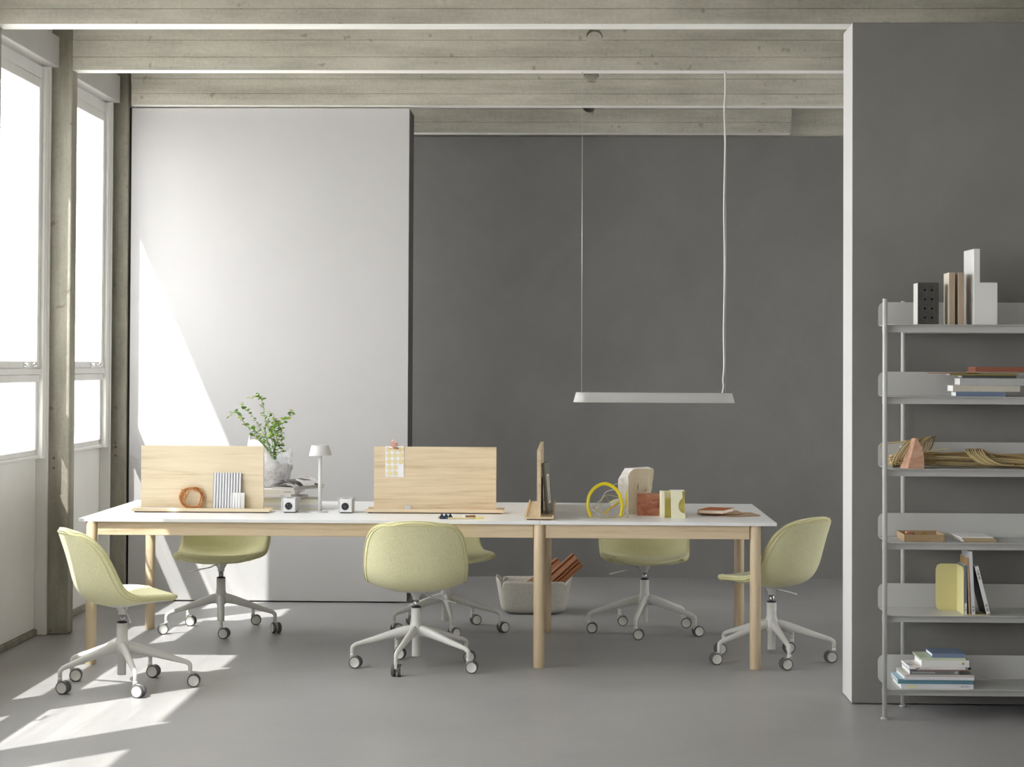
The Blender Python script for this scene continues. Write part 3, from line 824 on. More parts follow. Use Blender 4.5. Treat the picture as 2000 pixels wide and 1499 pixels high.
# open magazine on top: two arched leaves of pages
om = thing('open_magazine', (-1.470, 10.925, ZST), 0, 'open magazine with dark photo pages lying face up on the table pile', 'magazine')
def leaf(rows, name, m): return MB().grid(rows).build(name, m, om)
def page_mat():
    m, n, l, b = nodes_of('printed spread')
    tc = n.new('ShaderNodeTexCoord').outputs['Object']
    vo = n.new('ShaderNodeTexVoronoi'); vo.inputs['Scale'].default_value = 24; vo.distance = 'CHEBYCHEV'; vo.inputs['Randomness'].default_value = 0.9
    l.new(tc, vo.inputs['Vector'])
    rp = n.new('ShaderNodeValToRGB'); rp.color_ramp.interpolation = 'CONSTANT'
    cols = [(0.0, (0.78, 0.78, 0.80)), (0.36, (0.06, 0.05, 0.05)), (0.55, (0.60, 0.57, 0.52)), (0.64, (0.55, 0.28, 0.16)), (0.72, (0.80, 0.80, 0.82)), (0.82, (0.10, 0.08, 0.07))]
    rp.color_ramp.elements[0].position = 0; rp.color_ramp.elements[0].color = (*cols[0][1], 1)
    rp.color_ramp.elements[1].position = cols[1][0]; rp.color_ramp.elements[1].color = (*cols[1][1], 1)
    for p, cc in cols[2:]:
        e = rp.color_ramp.elements.new(p); e.color = (*cc, 1)
    sep = n.new('ShaderNodeSeparateColor'); l.new(vo.outputs['Color'], sep.inputs[0])
    l.new(sep.outputs[0], rp.inputs[0]); l.new(rp.outputs[0], b.inputs['Base Color'])
    b.inputs['Roughness'].default_value = 0.35
    return m
PRN = page_mat()
PRN.node_tree.nodes['Principled BSDF'].inputs['Specular IOR Level'].default_value = 0.3
OA, OB = Vector((-0.140, 0.085, 0)), Vector((0.140, 0.20, 0))
def spread(k, top, n_=14):
    rows = []
    for i in range(n_+1):
        b_ = i/n_; row = []
        for j in range(n_+1):
            a_ = j/n_
            h = 0.014*(1-a_)*(1-b_)+0.006*a_*(1-b_)+0.016*(1-a_)*b_+0.050*a_*b_
            h = h*top+0.041*k*math.sin(PI*min(1, max(0, a_*0.96+0.02)))**0.85*(1-0.55*b_)+0.0008
            p = OA*a_+OB*b_
            row.append((p.x, p.y, h))
        rows.append(row)
    return rows
leaf(spread(1.0, 1.0), 'printed_leaf', PRN)
leaf([[(x, y, z_-0.0012) for x, y, z_ in r] for r in spread(0.93, 0.97)], 'inner_leaf', PAPER)
leaf([[(x, y, z_-0.002) for x, y, z_ in r] for r in spread(0.60, 0.9)], 'inner_leaf', PAPER)
bl = MB()
gk = mat('grey page edges', (0.55, 0.54, 0.53), 0.7)
P4 = [OA*0.05+OB*0.02, OB*1.0+OA*0.03, OB+OA*0.98, OA*0.98+OB*0.02]
for k in range(4):
    h0 = 0.0032*k; e_ = 1.0-0.02*(k % 2)
    bl.prism([(p.x*e_, p.y*e_) for p in P4], 2, h0+0.0002, h0+0.0026)
bl.build('page_block', gk, om)

# ------------------------------------------------------------------ potted plant in a plastic bag
pl = thing('potted_plant', (-1.642, 11.20, ZST), 0, 'leafy green plant in a grey paper pot wrapped in clear white plastic', 'plant')
kraft = mat('washed grey paper', (0.36, 0.36, 0.40), 0.85, var=0.22, vscale=(30, 30, 30), bump=0.6, bscale=45)
def wobble(prof, n=40, amp=0.004, seed=1, lobes=3, tear=None):
    random.seed(seed); ph = [random.uniform(0, 6.28) for _ in range(8)]
    rows = []
    for k, (r, z_) in enumerate(prof):
        row = []
        for i in range(n+1):
            a = 2*PI*(i % n)/n
            d = sum(math.sin(a*(q+2)+ph[q]+k*0.9*(q % 3))/(q+1.4) for q in range(6))
            zz = z_+(tear(a) if tear and k >= len(prof)-3 else 0)*(1 if k == len(prof)-1 else 0.6 if k == len(prof)-2 else 0.25)
            row.append(((r+amp*d)*math.cos(a), (r+amp*d)*math.sin(a), zz))
        rows.append(row)
    return rows
MB().grid(wobble([(0.088, 0.0), (0.092, 0.02), (0.103, 0.06), (0.113, 0.098), (0.117, 0.1)], amp=0.0015)).build('pot', kraft, pl)
MB().grid(wobble([(0.116, 0.094), (0.121, 0.095), (0.122, 0.118), (0.118, 0.121), (0.112, 0.12), (0.110, 0.10)], amp=0.0025, seed=4)).build('pot_cuff', kraft, pl)
MB().lathe([(0.0, 0.105), (0.10, 0.105)], 24).build('soil', mat('soil', (0.05, 0.035, 0.025), 0.95), pl)
FILM = film_mat('thin white plastic', 0.55)
def tearf(a):  # taller at the back left, dips at the front right
    return 0.085*math.cos(a-2.6)+0.03*math.sin(3*a+1.0)
bg = MB().grid(wobble([(0.094, 0.004), (0.112, 0.05), (0.124, 0.10), (0.128, 0.125), (0.116, 0.16), (0.125, 0.20), (0.115, 0.235)], n=64, amp=0.0055, seed=9, tear=tearf))
bg.build('plastic_wrap', FILM, pl)
leafm = [mat('leaf green', (0.17, 0.33, 0.06), 0.5, var=0.25, vscale=(20, 20, 20)), mat('leaf lime', (0.42, 0.52, 0.10), 0.5), mat('leaf deep', (0.10, 0.24, 0.07), 0.5)]
stemm = mat('plant stem', (0.22, 0.33, 0.10), 0.6)
random.seed(21)
stems_mb = MB()
leaves = []
def twig(pts, r0, n_leaf, size):
    P = spline(pts, 8)
    stems_mb.tube(P, [r0*(1-0.65*i/len(P)) for i in range(len(P))], 6)
    n_leaf = int(n_leaf*1.6)
    for k in range(n_leaf):
        f = 0.28+0.72*(k+random.random()*0.6)/n_leaf; i = min(int(f*(len(P)-1)), len(P)-1)
        leaves.append((P[i], size*random.uniform(1.0, 1.9), random.uniform(0, 6.28), random.uniform(-0.5, 0.9)))
# local metre coordinates: x right, y away, z up from the pot foot
B0 = (0.018, -0.01, 0.11)
def T(*p): return [B0]+[(x, y, z_) for x, y, z_ in p]
main = [
 (T((0.022, -0.005, 0.20), (-0.004, 0.0, 0.30), (-0.030, 0.0, 0.38), (-0.040, 0.0, 0.455), (-0.068, -0.005, 0.495), (-0.105, -0.01, 0.485)), 0.0022, 22, 0.017),
 (T((0.000, -0.02, 0.22), (-0.075, -0.02, 0.305), (-0.130, -0.02, 0.335), (-0.155, -0.03, 0.385), (-0.19, -0.03, 0.41), (-0.228, -0.04, 0.375)), 0.002, 24, 0.015),
 (T((-0.01, 0.0, 0.24), (-0.06, 0.0, 0.33), (-0.11, 0.0, 0.40), (-0.15, 0.0, 0.43), (-0.165, 0.0, 0.46)), 0.0018, 16, 0.014),
 (T((0.024, 0.0, 0.22), (0.018, 0.01, 0.32), (0.022, 0.01, 0.40)), 0.002, 16, 0.016),
 (T((0.030, 0.0, 0.21), (0.058, 0.0, 0.29), (0.075, 0.0, 0.355), (0.105, 0.0, 0.385), (0.130, 0.0, 0.42)), 0.0018, 14, 0.016),
 (T((0.028, -0.02, 0.20), (0.042, -0.02, 0.26), (0.02, -0.03, 0.34), (0.05, -0.03, 0.38)), 0.0018, 18, 0.015),
 (T((0.010, -0.03, 0.18), (-0.04, -0.03, 0.24), (-0.07, -0.04, 0.275), (-0.10, -0.04, 0.28)), 0.0016, 14, 0.014),
 (T((0.03, 0.02, 0.18), (0.06, 0.02, 0.24), (0.065, 0.01, 0.31)), 0.0016, 14, 0.015),
 (T((0.0, 0.03, 0.20), (-0.03, 0.03, 0.29), (-0.02, 0.04, 0.36), (0.0, 0.04, 0.41)), 0.0016, 16, 0.014),
 (T((0.035, -0.04, 0.16), (0.07, -0.05, 0.20), (0.085, -0.05, 0.19)), 0.0014, 8, 0.013),
 (T((0.01, -0.05, 0.17), (-0.02, -0.05, 0.23), (0.015, -0.05, 0.29), (0.04, -0.05, 0.33)), 0.0015, 16, 0.014),
 (T((0.02, 0.0, 0.2), (0.045, 0.0, 0.30), (0.04, 0.0, 0.36)), 0.0016, 14, 0.015),
]
for pts_, r_, nl, sz in main: twig(pts_, r_, nl, sz)
stems_mb.build('stems', stemm, pl)
def leaf_mesh(m):
    rows = []
    for i in range(5):
        t = i/4; w = 0.42*math.sin(PI*min(1, t*0.93+0.05))**0.9
        rows.append([(t, -w, 0.10*math.sin(PI*t)+0.05), (t, 0, 0.10*math.sin(PI*t)-0.02), (t, w, 0.10*math.sin(PI*t)+0.05)])
    return MB().grid(rows).mesh('leaf', m)
LM = [leaf_mesh(m) for m in leafm]
for k, (p, s_, a, e) in enumerate(leaves):
    o = link('leaf', LM[(0, 1, 0, 2, 1)[k % 5]], pl); o.location = p; o.rotation_euler = (random.uniform(-0.8, 0.8), -e, a); o.scale = (s_, s_, s_)

# ------------------------------------------------------------------ things on the front edge of the table
ca = thing('paper_card', (-0.745, 10.555, TZ), -0.08, 'blank white paper card lying behind the front chair', 'card')
MB().box(0, 0.083, 0, 0.155, 0.0, 0.0012).build('sheet', PAPER, ca)
tr = thing('prism_row', (-0.655, 10.392, TZ), 0.12, 'row of three small dark blue pyramids on the table behind the front chair', 'ornament')
navy = mat('dark blue glaze', (0.012, 0.035, 0.075), 0.25)
for k in range(3):
    xk = 0.010+0.0215*k
    MB().add([(xk-0.013, 0, 0.006), (xk+0.013, 0, 0.006), (xk+0.013, 0.026, 0.006), (xk-0.013, 0.026, 0.006), (xk, 0.013, 0.030), (xk-0.009, 0.003, 0), (xk+0.009, 0.003, 0), (xk+0.009, 0.022, 0), (xk-0.009, 0.022, 0)],
             [(0, 1, 4), (1, 2, 4), (2, 3, 4), (3, 0, 4), (5, 6, 1, 0), (6, 7, 2, 1), (7, 8, 3, 2), (8, 5, 0, 3), (8, 7, 6, 5)]).build('pyramid', navy, tr)
    MB().cyl((xk, 0.0005, 0.007), (xk, -0.001, 0.007), 0.0018, n=8).build('stud', PAPER, tr)
MB().box(-0.008, 0.058, 0.026, 0.034, 0.0, 0.014).build('bar', OAKX, tr)
yp = thing('yellow_paper', (-0.605, 10.40, TZ), 0.25, 'pale yellow sheet of paper under the pencils on the table', 'paper')
MB().prism([(0, 0), (0.17, -0.02), (0.20, 0.10), (0.02, 0.11)], 2, 0.0, 0.0008).build('sheet', mat('pale yellow paper', (0.70, 0.64, 0.36), 0.8), yp)
ys = thing('paint_swatch', (-0.52, 10.44, TZ+0.0008), -0.1, 'bright yellow paint swatch on the pale yellow sheet', 'swatch')
MB().prism([(0, 0), (0.05, -0.01), (0.085, 0.0), (0.075, 0.03), (0.03, 0.035)], 2, 0.0, 0.0012).build('swatch', mat('bright yellow', (0.85, 0.80, 0.04), 0.6), ys)
pencil('pencil', -0.615, 10.385, -0.475, 10.405, TZ+0.0052, 0.0042, mat('cream lacquer', (0.72, 0.63, 0.36), 0.45), 'cream pencil lying on the front of the pale yellow sheet', tip=False)
br = pencil('wood_dowel', -0.532, 10.452, -0.482, 10.482, TZ+0.0085, 0.0065, mat('brown dowel', (0.36, 0.20, 0.12), 0.6), 'short brown dowel with a white end on the yellow swatch', tip=False, cat='dowel')
MB().cyl((-0.006, 0, 0), (0.0, 0, 0), 0.0068, n=10).build('white_end', PAPER, br)

# folder leaning on the end-on divider
fo = thing('grey_folder', (-0.1085, 10.575, TZ+0.016), -0.095, 'dark grey-green folder with a white slot, leaning on the end-on divider', 'folder')
ML = Matrix.Rotation(math.radians(-4.9), 4, 'Y')
fgm = mat('grey green cloth', (0.17, 0.17, 0.14), 0.7, var=0.1, vscale=(80, 80, 80))
f = MB(); f.box(-0.014, 0.0, 0, 0.235, 0.0, 0.262, M=ML); f.build('cover', fgm, fo, 0.001)
MB().box(0.0001, 0.0009, 0.07, 0.165, 0.05, 0.20, M=ML).build('window_label', PAPER, fo)
MB().box(0.0008, 0.0014, 0.095, 0.14, 0.06, 0.19, M=ML).build('inset_strip', mat('ochre strip', (0.35, 0.26, 0.12), 0.7), fo)
fo2 = thing('dark_board', (-0.139, 10.61, TZ+0.016), 0, 'thin dark board between the folder and the end-on divider', 'board')
MB().box(-0.004, 0.0, 0, 0.20, 0.0, 0.18).build('sheet', mat('dark board', (0.05, 0.045, 0.04), 0.7), fo2)

# ------------------------------------------------------------------ materials group on the right of the table
hosem = mat('yellow hose', (0.80, 0.66, 0.01), 0.3, coat=0.3)
hp = spline([(0.113, 10.585, 0.7365), (0.100, 10.587, 0.770), (0.0955, 10.590, 0.805), (0.104, 10.595, 0.850), (0.135, 10.60, 0.889), (0.184, 10.605, 0.9075), (0.232, 10.605, 0.886), (0.261, 10.602, 0.846), (0.272, 10.60, 0.800), (0.270, 10.598, 0.765), (0.263, 10.597, 0.7365)], 8)
hs = thing('yellow_hose', (0.184, 10.6, TZ), 0, 'thick yellow hose bent into an arch on the table', 'hose')
MB().tube([Vector(p)-Vector((0.184, 10.6, TZ)) for p in hp], 0.0088, 16).build('hose', hosem, hs)
def wire(name, pts_, r, m, label, cat='wire', group=None):
    c0 = Vector((pts_[0][0], pts_[0][1], TZ))
    o = thing(name, c0, 0, label, cat, group)
    MB().tube([Vector(p)-c0 for p in spline(pts_, 8)], r, 8).build('strand', m, o)
    return o
brassw = mat('brass wire', (0.55, 0.42, 0.15), 0.4, metal=0.6); palew = mat('pale wire', (0.72, 0.68, 0.48), 0.5); greyw = mat('lilac tube', (0.58, 0.57, 0.64), 0.4)
ambm = mat('amber hose', (0.72, 0.48, 0.01), 0.35)
wire('amber_rod', [(0.180, 10.590, 0.752), (0.205, 10.60, 0.775), (0.258, 10.615, 0.812)], 0.0043, ambm, 'amber yellow rod lying slantwise inside the hose arch', 'rod')
wire('yellow_tube', [(0.296, 10.62, 0.865), (0.295, 10.62, 0.83), (0.292, 10.62, 0.80), (0.287, 10.62, 0.782)], 0.0040, hosem, 'short thin yellow tube standing before the pale stone block', 'tube')
wire('lilac_tube', [(0.163, 10.57, 0.742), (0.130, 10.57, 0.770), (0.108, 10.57, 0.785), (0.130, 10.60, 0.795), (0.165, 10.62, 0.825), (0.190, 10.63, 0.862), (0.225, 10.63, 0.874), (0.245, 10.63, 0.868)], 0.0028, greyw, 'pale lilac tube looping through the hose arch', 'tube')
wire('brass_wire', [(0.12, 10.60, 0.80), (0.15, 10.57, 0.765), (0.21, 10.55, 0.76), (0.212, 10.57, 0.785), (0.198, 10.60, 0.83), (0.183, 10.60, 0.842), (0.16, 10.58, 0.80), (0.135, 10.56, 0.765), (0.128, 10.56, 0.745), (0.16, 10.55, 0.737), (0.22, 10.56, 0.737), (0.275, 10.60, 0.745), (0.29, 10.63, 0.76)], 0.0013, brassw, 'fine brass wire curling inside the hose arch', 'wire')
wire('pale_wire', [(0.225, 10.62, 0.900), (0.25, 10.63, 0.905), (0.282, 10.63, 0.888), (0.295, 10.62, 0.862)], 0.0015, palew, 'pale yellow wire arching from the hose top to the thin yellow tube', 'wire')
wire('straw_wire', [(0.287, 10.62, 0.780), (0.27, 10.60, 0.757), (0.23, 10.58, 0.740), (0.19, 10.57, 0.742), (0.165, 10.58, 0.78), (0.165, 10.60, 0.82), (0.19, 10.61, 0.848), (0.235, 10.62, 0.842), (0.285, 10.63, 0.825), (0.32, 10.64, 0.80), (0.318, 10.64, 0.785), (0.30, 10.63, 0.785), (0.295, 10.62, 0.80)], 0.0013, mat('straw wire', (0.66, 0.55, 0.24), 0.5), 'straw coloured wire in wide loops between the hose and the stone', 'wire')
wire('bronze_wire', [(0.278, 10.57, 0.79), (0.285, 10.56, 0.765), (0.305, 10.55, 0.742), (0.29, 10.55, 0.7372)], 0.0012, brassw, 'short bronze wire bent on the table at the hose foot', 'wire')

def block(mb, name, m, bevel=0.0, jag=0.0, seed=0, sub=2):
    """chipped block: subdivided and roughened"""
    me = mb.mesh(name, m, False)
    bm = bmesh.new(); bm.from_mesh(me)
    bmesh.ops.triangulate(bm, faces=[f for f in bm.faces if len(f.verts) > 4])
    if sub: bmesh.ops.subdivide_edges(bm, edges=bm.edges, cuts=sub, use_grid_fill=True)
    random.seed(seed)
    for v in bm.verts:
        if v.co.z > 0.003: v.co += Vector([random.uniform(-jag, jag) for _ in range(3)])
    bm.to_mesh(me); bm.free()
    return me
def stone_mat(name, cols, scale, stretch=(1, 1, 1), dots=True, rough=0.8):
    m, n, l, b = nodes_of(name)
    tc = n.new('ShaderNodeTexCoord').outputs['Object']
    a = noise(n, l, tc, scale, 6, 0.6, stretch, 0.8)
    rp = n.new('ShaderNodeValToRGB')
    for k, (p, cc) in enumerate(cols):
        e = rp.color_ramp.elements[k] if k < 2 else rp.color_ramp.elements.new(p)
        e.position = p; e.color = (*cc, 1)
    l.new(a, rp.inputs[0]); c_ = rp.outputs[0]
    if dots:
        d = noise(n, l, tc, 190, 1, 0.5)
        dm = ramp2(n, l, d, 0.27, (0.25, 0.22, 0.2), 0.33, (1, 1, 1)); c_ = mixc(n, l, 0.8, c_, dm, 'MULTIPLY')
    l.new(c_, b.inputs['Base Color']); b.inputs['Roughness'].default_value = rough
    bp = n.new('ShaderNodeBump'); bp.inputs['Strength'].default_value = 0.6; bp.inputs['Distance'].default_value = 0.003
    l.new(a, bp.inputs['Height']); l.new(bp.outputs[0], b.inputs['Normal'])
    return m
STN = stone_mat('pale travertine', [(0.30, (0.42, 0.27, 0.13)), (0.42, (0.55, 0.47, 0.33)), (0.6, (0.60, 0.53, 0.39)), (0.75, (0.70, 0.66, 0.56))], 9, (1.6, 1.6, 0.45))
so = thing('stone_block', (0.312, 10.815, TZ), 0.16, 'tall chipped block of pale veined stone behind the yellow hose', 'stone block')
sm = MB()
fpoly = [(0.0, 0.0), (0.085, 0.0), (0.112, 0.095), (0.124, 0.13), (0.136, 0.235), (0.118, 0.240), (0.03, 0.239), (0.006, 0.222), (-0.002, 0.20), (0.0, 0.10)]
bpoly = [(-0.036, 0.0), (0.085, 0.0), (0.112, 0.095), (0.124, 0.13), (0.136, 0.24), (0.118, 0.246), (-0.004, 0.238), (-0.026, 0.205), (-0.040, 0.182), (-0.040, 0.10)]
nn = len(fpoly)
vs_ = [(x, 0.0, z_) for x, z_ in fpoly]+[(x, 0.085, z_) for x, z_ in bpoly]
sm.add(vs_, [list(range(nn)), list(range(2*nn-1, nn-1, -1))]+[[i, i+nn, (i+1) % nn+nn, (i+1) % nn] for i in range(nn)])
stm = block(sm, 'stone', STN, jag=0.0012, seed=5, sub=2)
stm.materials.append(stone_mat('window lit stone face', [(0.3, (0.62, 0.58, 0.53)), (0.55, (0.78, 0.76, 0.74)), (0.7, (0.84, 0.83, 0.82))], 12, dots=False))
for p in stm.polygons:
    if p.normal.x < -0.55 or p.normal.z > 0.75: p.material_index = 1  # left and top faces given a paler colour in place of window light
link('stone', stm, so)
vein = mat('dark vein', (0.20, 0.18, 0.14), 0.8)
for (xa, za, zb_, wv) in ((0.054, 0.068, 0.115, 0.005), (0.048, 0.12, 0.165, 0.003), (0.088, 0.115, 0.135, 0.0025)):
    MB().prism([(xa, za), (xa+wv, (za+zb_)/2), (xa+wv*0.7, zb_), (xa-wv*0.7, (za+zb_)/2)], 1, -0.0022, 0.001).build('vein', vein, so)
RED = stone_mat('red clay', [(0.30, (0.20, 0.055, 0.03)), (0.45, (0.36, 0.12, 0.065)), (0.60, (0.42, 0.19, 0.11)), (0.74, (0.50, 0.31, 0.21))], 11, (1.2, 1, 2.2))
rb = thing('clay_block', (0.357, 10.725, TZ), 0.02, 'rust red marbled clay block between the pale stone and the yellow foam', 'clay block')
link('clay', block(MB().box(0, 0.124, 0, 0.06, 0, 0.114), 'clay', RED, jag=0.0007, seed=2, sub=5), rb)
ridge = mat('clay crack', (0.58, 0.44, 0.33), 0.8)
MB().tube([(0.045, -0.001, 0.066), (0.056, -0.002, 0.074), (0.062, -0.0015, 0.068), (0.070, -0.002, 0.078), (0.080, -0.0015, 0.064), (0.092, -0.002, 0.072), (0.098, -0.001, 0.078)], 0.0016, 6).build('crack', ridge, rb)
FOAM = mat('cream foam', (0.80, 0.77, 0.56), 0.75, bump=0.15, bscale=150)
FOAMD = mat('yellowed foam', (0.62, 0.54, 0.18), 0.8, var=0.3, vscale=(25, 25, 14), dark=(0.46, 0.38, 0.10))
fb = thing('foam_block', (0.474, 10.555, TZ), 0.05, 'cream foam block with a rounded cut-out, rightmost of the material samples', 'foam block')
h_ = 0.139
arc = [(0.122-0.0+0.036*math.cos(a), 0.062+0.036*math.sin(a)) for a in [math.radians(q) for q in range(112, 249, 8)]]
outl = [(0.05, 0), (0.122, 0), (0.122, 0.024)]
arcp = [(0.122+0.036*math.cos(math.radians(q)), 0.064+0.040*math.sin(math.radians(q))) for q in range(270, 122, -10)]
outl = [(0.05, 0.0), (0.122, 0.0)]+[p for p in arcp if p[0] <= 0.122]+[(0.108, 0.104), (0.106, 0.138), (0.05, 0.138)]
m_ = MB(); m_.prism(outl, 1, 0.0, 0.022); m_.build('front_slab', FOAM, fb)
MB().box(0.05, 0.122, 0.022, 0.11, 0, h_).build('core', FOAMD, fb)
MB().box(0.0, 0.018, 0.012, 0.11, 0, h_-0.003).build('left_slab', FOAM, fb, 0.001)
MB().box(0.018, 0.05, 0.045, 0.11, 0, h_-0.004).build('recess', FOAM, fb)
MB().prism([(0.018, 0.0), (0.049, 0.0), (0.050, 0.03), (0.046, 0.075), (0.047, 0.099), (0.019, 0.100)], 1, 0.040, 0.046).build('resin_stain', FOAMD, fb)
MB().box(0.050, 0.1215, 0.0215, 0.108, h_-0.0005, h_+0.0005).build('top_skin', PAPER, fb)

# cardboard and notebook
def corrugated(name, loc, rot, poly, label, tilt=0.0):
    r = thing(name, loc, rot, label, 'cardboard', 'cardboard pieces under the rust notebook')
    kb_ = mat('kraft cardboard', (0.43, 0.29, 0.185), 0.85, var=0.08, vscale=(60, 60, 60)); kd = mat('cardboard flute', (0.27, 0.17, 0.10), 0.9)
    Mx = Matrix.Rotation(tilt, 4, 'X')
    MB().prism(poly, 2, 0.0, 0.0008, M=Mx).build('lower_liner', kb_, r)
    MB().prism([(x*0.985+0.001, y*0.985+0.001) for x, y in poly], 2, 0.0008, 0.0038, M=Mx).build('fluting', kd, r)
    MB().prism(poly, 2, 0.0038, 0.0046, M=Mx).build('upper_liner', kb_, r)
    return r
corrugated('cardboard_sheet', (0.70, 10.765, TZ), -0.10, [(0.06, 0.0), (0.155, -0.085), (0.30, 0.01), (0.245, 0.19), (0.15, 0.16)], 'torn piece of cardboard sticking out to the right under the rust notebook', 0.012)
corrugated('cardboard_sheet', (0.675, 10.77, TZ+0.0075), -0.06, [(0.0, 0.02), (0.03, -0.03), (0.20, -0.03), (0.235, 0.03), (0.21, 0.22), (0.0, 0.25)], 'torn piece of cardboard directly beneath the rust notebook', 0.0)
rust = mat('rust linen', (0.46, 0.125, 0.03), 0.6, var=0.1, vscale=(120, 120, 120))
nb = thing('rust_notebook', (0.675, 10.72, TZ+0.0125), -0.11, 'rust red notebook lying on the cardboard at the right end of the table', 'notebook')
W, D, H = 0.137, 0.215, 0.0195; t = 0.0022
ang = 0.42
Mr = Matrix.Shear('XY', 4, (0, 0)) if False else Matrix.Identity(4)
MB().prism([(0, 0), (W, 0), (W, t), (t, t), (t, H-t), (W, H-t), (W, H), (0, H)][::1], 1, 0, D).build('cover', rust, nb, 0.0006)
MB().box(t, W-0.003, 0.003, D-0.003, t, H-t).build('pages', mat('ivory pages', (0.76, 0.72, 0.62), 0.7), nb)
nb.rotation_euler = (0, 0, -0.34); nb.location = (0.672, 10.745, TZ+0.0125)

# ------------------------------------------------------------------ pendant lamp
pn = thing('pendant_lamp', (0.470, 11.455, 1.312), 0, 'long pale grey bar pendant lamp hanging over the table', 'pendant lamp')
def stadium(L, w, n=10):
    pts_ = []
    for k in range(n+1): a = -PI/2+PI*k/n; pts_.append((L/2-w/2+w/2*math.cos(a), w/2*math.sin(a)))
    for k in range(n+1): a = PI/2+PI*k/n; pts_.append((-L/2+w/2+w/2*math.cos(a), w/2*math.sin(a)))
    return pts_
rows = []
for (L, w, z_) in ((0.880, 0.130, 0.004), (0.898, 0.148, 0.0), (0.900, 0.150, 0.002), (0.872, 0.122, 0.054), (0.868, 0.118, 0.0555), (0.60, 0.02, 0.0555)):
    q = stadium(L, w); rows.append([(x, y, z_) for x, y in q]+[(q[0][0], q[0][1], z_)])
MB().grid(rows).build('housing', mat('pendant grey', (0.46, 0.455, 0.44), 0.5), pn)
MB().prism(stadium(0.878, 0.128), 2, 0.003, 0.006).build('diffuser', mat('opal diffuser', (0.72, 0.72, 0.70), 0.5), pn)
wirem = mat('suspension wire', (0.62, 0.62, 0.60), 0.35, metal=0.6)
MB().tube([(-0.404, 0, 0.055), (-0.405, 0, 1.0), (-0.407, -0.0, ZB-1.312)], 0.0016, 8).build('suspension_wire', wirem, pn)
MB().tube([(0.398, 0, 0.055), (0.397, 0, 1.0), (0.396, 0, ZB-1.312)], 0.0012, 8).build('suspension_wire', wirem, pn)
MB().tube(spline([(0.380, 0.0, 0.055), (0.384, 0, 0.075), (0.386, 0, 0.10), (0.3835, 0, 0.13), (0.389, 0, 0.22), (0.386, 0, 0.40), (0.3905, 0, 0.75), (0.386, 0, 1.1), (0.392, 0, 1.45), (0.386, 0, 1.64), (0.392, 0, 1.75), (0.390, 0, ZB-1.312)], 6), 0.0042, 10).build('power_cord', mat('white textile cord', (0.76, 0.76, 0.75), 0.7), pn)

# ------------------------------------------------------------------ felt basket and brown slab
fel = mat('grey felt', (0.50, 0.48, 0.43), 0.95, var=0.10, vscale=(60, 60, 60), bump=0.5, bscale=140)
bk = thing('felt_basket', (-0.215, 12.60, 0), 0.02, 'grey felt basket with notched rim on the floor behind the table', 'basket')
NA = 128
def sq(a, w, d, e=0.30):
    c_, s_ = math.cos(a), math.sin(a)
    return (w*math.copysign(abs(c_)**e, c_), d*math.copysign(abs(s_)**e, s_))
def rimz(a):
    # four petals: tall in the middle of each side, notched at the corners
    q = (a+PI/4) % (PI/2)/(PI/2); x = abs(q-0.5)*2
    side = int(((a+PI/4) % (2*PI))/(PI/2))
    top = 0.222 if side in (0, 2) else 0.205
    e0 = 0.66 if side in (1, 3) else 0.30
    k = 0 if x < e0 else (x-e0)/(1-e0)
    return top-0.060*(1-math.sqrt(max(0, 1-k*k)))
def basket_rows(off, z0):
    rows = []
    for k in range(13):
        f = k/12; row = []
        for i in range(NA+1):
            a = 2*PI*(i % NA)/NA
            zt = rimz(a); z_ = z0+(zt-z0)*f
            h = z_/0.22
            ww = 0.187+0.046*min(1, h)**0.7-0.030*max(0, 1-z_/0.03)**2*1.2-off; dd = ww-0.065
            x, y = sq(a, ww, dd, 0.42)
            row.append((x, y, z_))
        rows.append(row)
    return rows
o_ = basket_rows(0, 0.0); i_ = basket_rows(0.007, 0.007)
bm_ = MB(); bm_.grid(o_); bm_.grid(i_, flip=True); bm_.grid([o_[-1], i_[-1]])
bm_.add([p for p in o_[0][:-1]], [list(range(NA))]); bm_.add([p for p in i_[0][:-1]], [list(range(NA))])
bm_.build('felt_body', fel, bk)
for sx in (-1, 1):
    MB().prism(rrect(0.045, 0.018, 0.008, 4), 0, sx*0.2185, sx*0.2245, M=Matrix.Translation((0, 0.0, 0.172))).build('handle_slot', mat('slot dark', (0.04, 0.04, 0.035), 0.9), bk)
cb = mat('reddish brown board', (0.30, 0.115, 0.045), 0.55, var=0.2, vscale=(90, 4, 90))
def profile_slab(loc, rot, L, label):
    r = thing('profiled_slab', loc, 0, label, 'wood profile', 'brown profiled boards in the felt basket')
    pr = [(-0.055, 0.0), (-0.055, 0.012), (-0.045, 0.020), (-0.036, 0.010), (-0.028, 0.022), (-0.006, 0.026), (0.002, 0.014), (0.012, 0.024), (0.022, 0.012), (0.032, 0.022), (0.050, 0.014), (0.050, 0.0)]
    o = MB().prism(pr[::-1], 1, 0, L).build('board', cb, r)
    r.rotation_euler = rot
    return r
def orient(r, tip, Ldir, Wdir, L):
    Lv = Vector(Ldir).normalized(); Wv = Vector(Wdir); Wv = (Wv-Lv*Wv.dot(Lv)).normalized(); Nv = Wv.cross(Lv)
    m = Matrix.Identity(4)
    for i in range(3): m[i][0] = Wv[i]; m[i][1] = Lv[i]; m[i][2] = Nv[i]
    p = Vector(tip)-Lv*L
    for i in range(3): m[i][3] = p[i]
    r.matrix_world = m
    return r
r = profile_slab((0, 0, 0), (0, 0, 0), 0.40, 'long reddish brown board with moulded ridges leaning out of the felt basket')
orient(r, (0.056, 12.56, 0.328), (0.74, 0.03, 0.67), (0.67, -0.25, -0.74), 0.40)
r = profile_slab((0, 0, 0), (0, 0, 0), 0.33, 'shorter reddish brown board behind the long one in the felt basket')
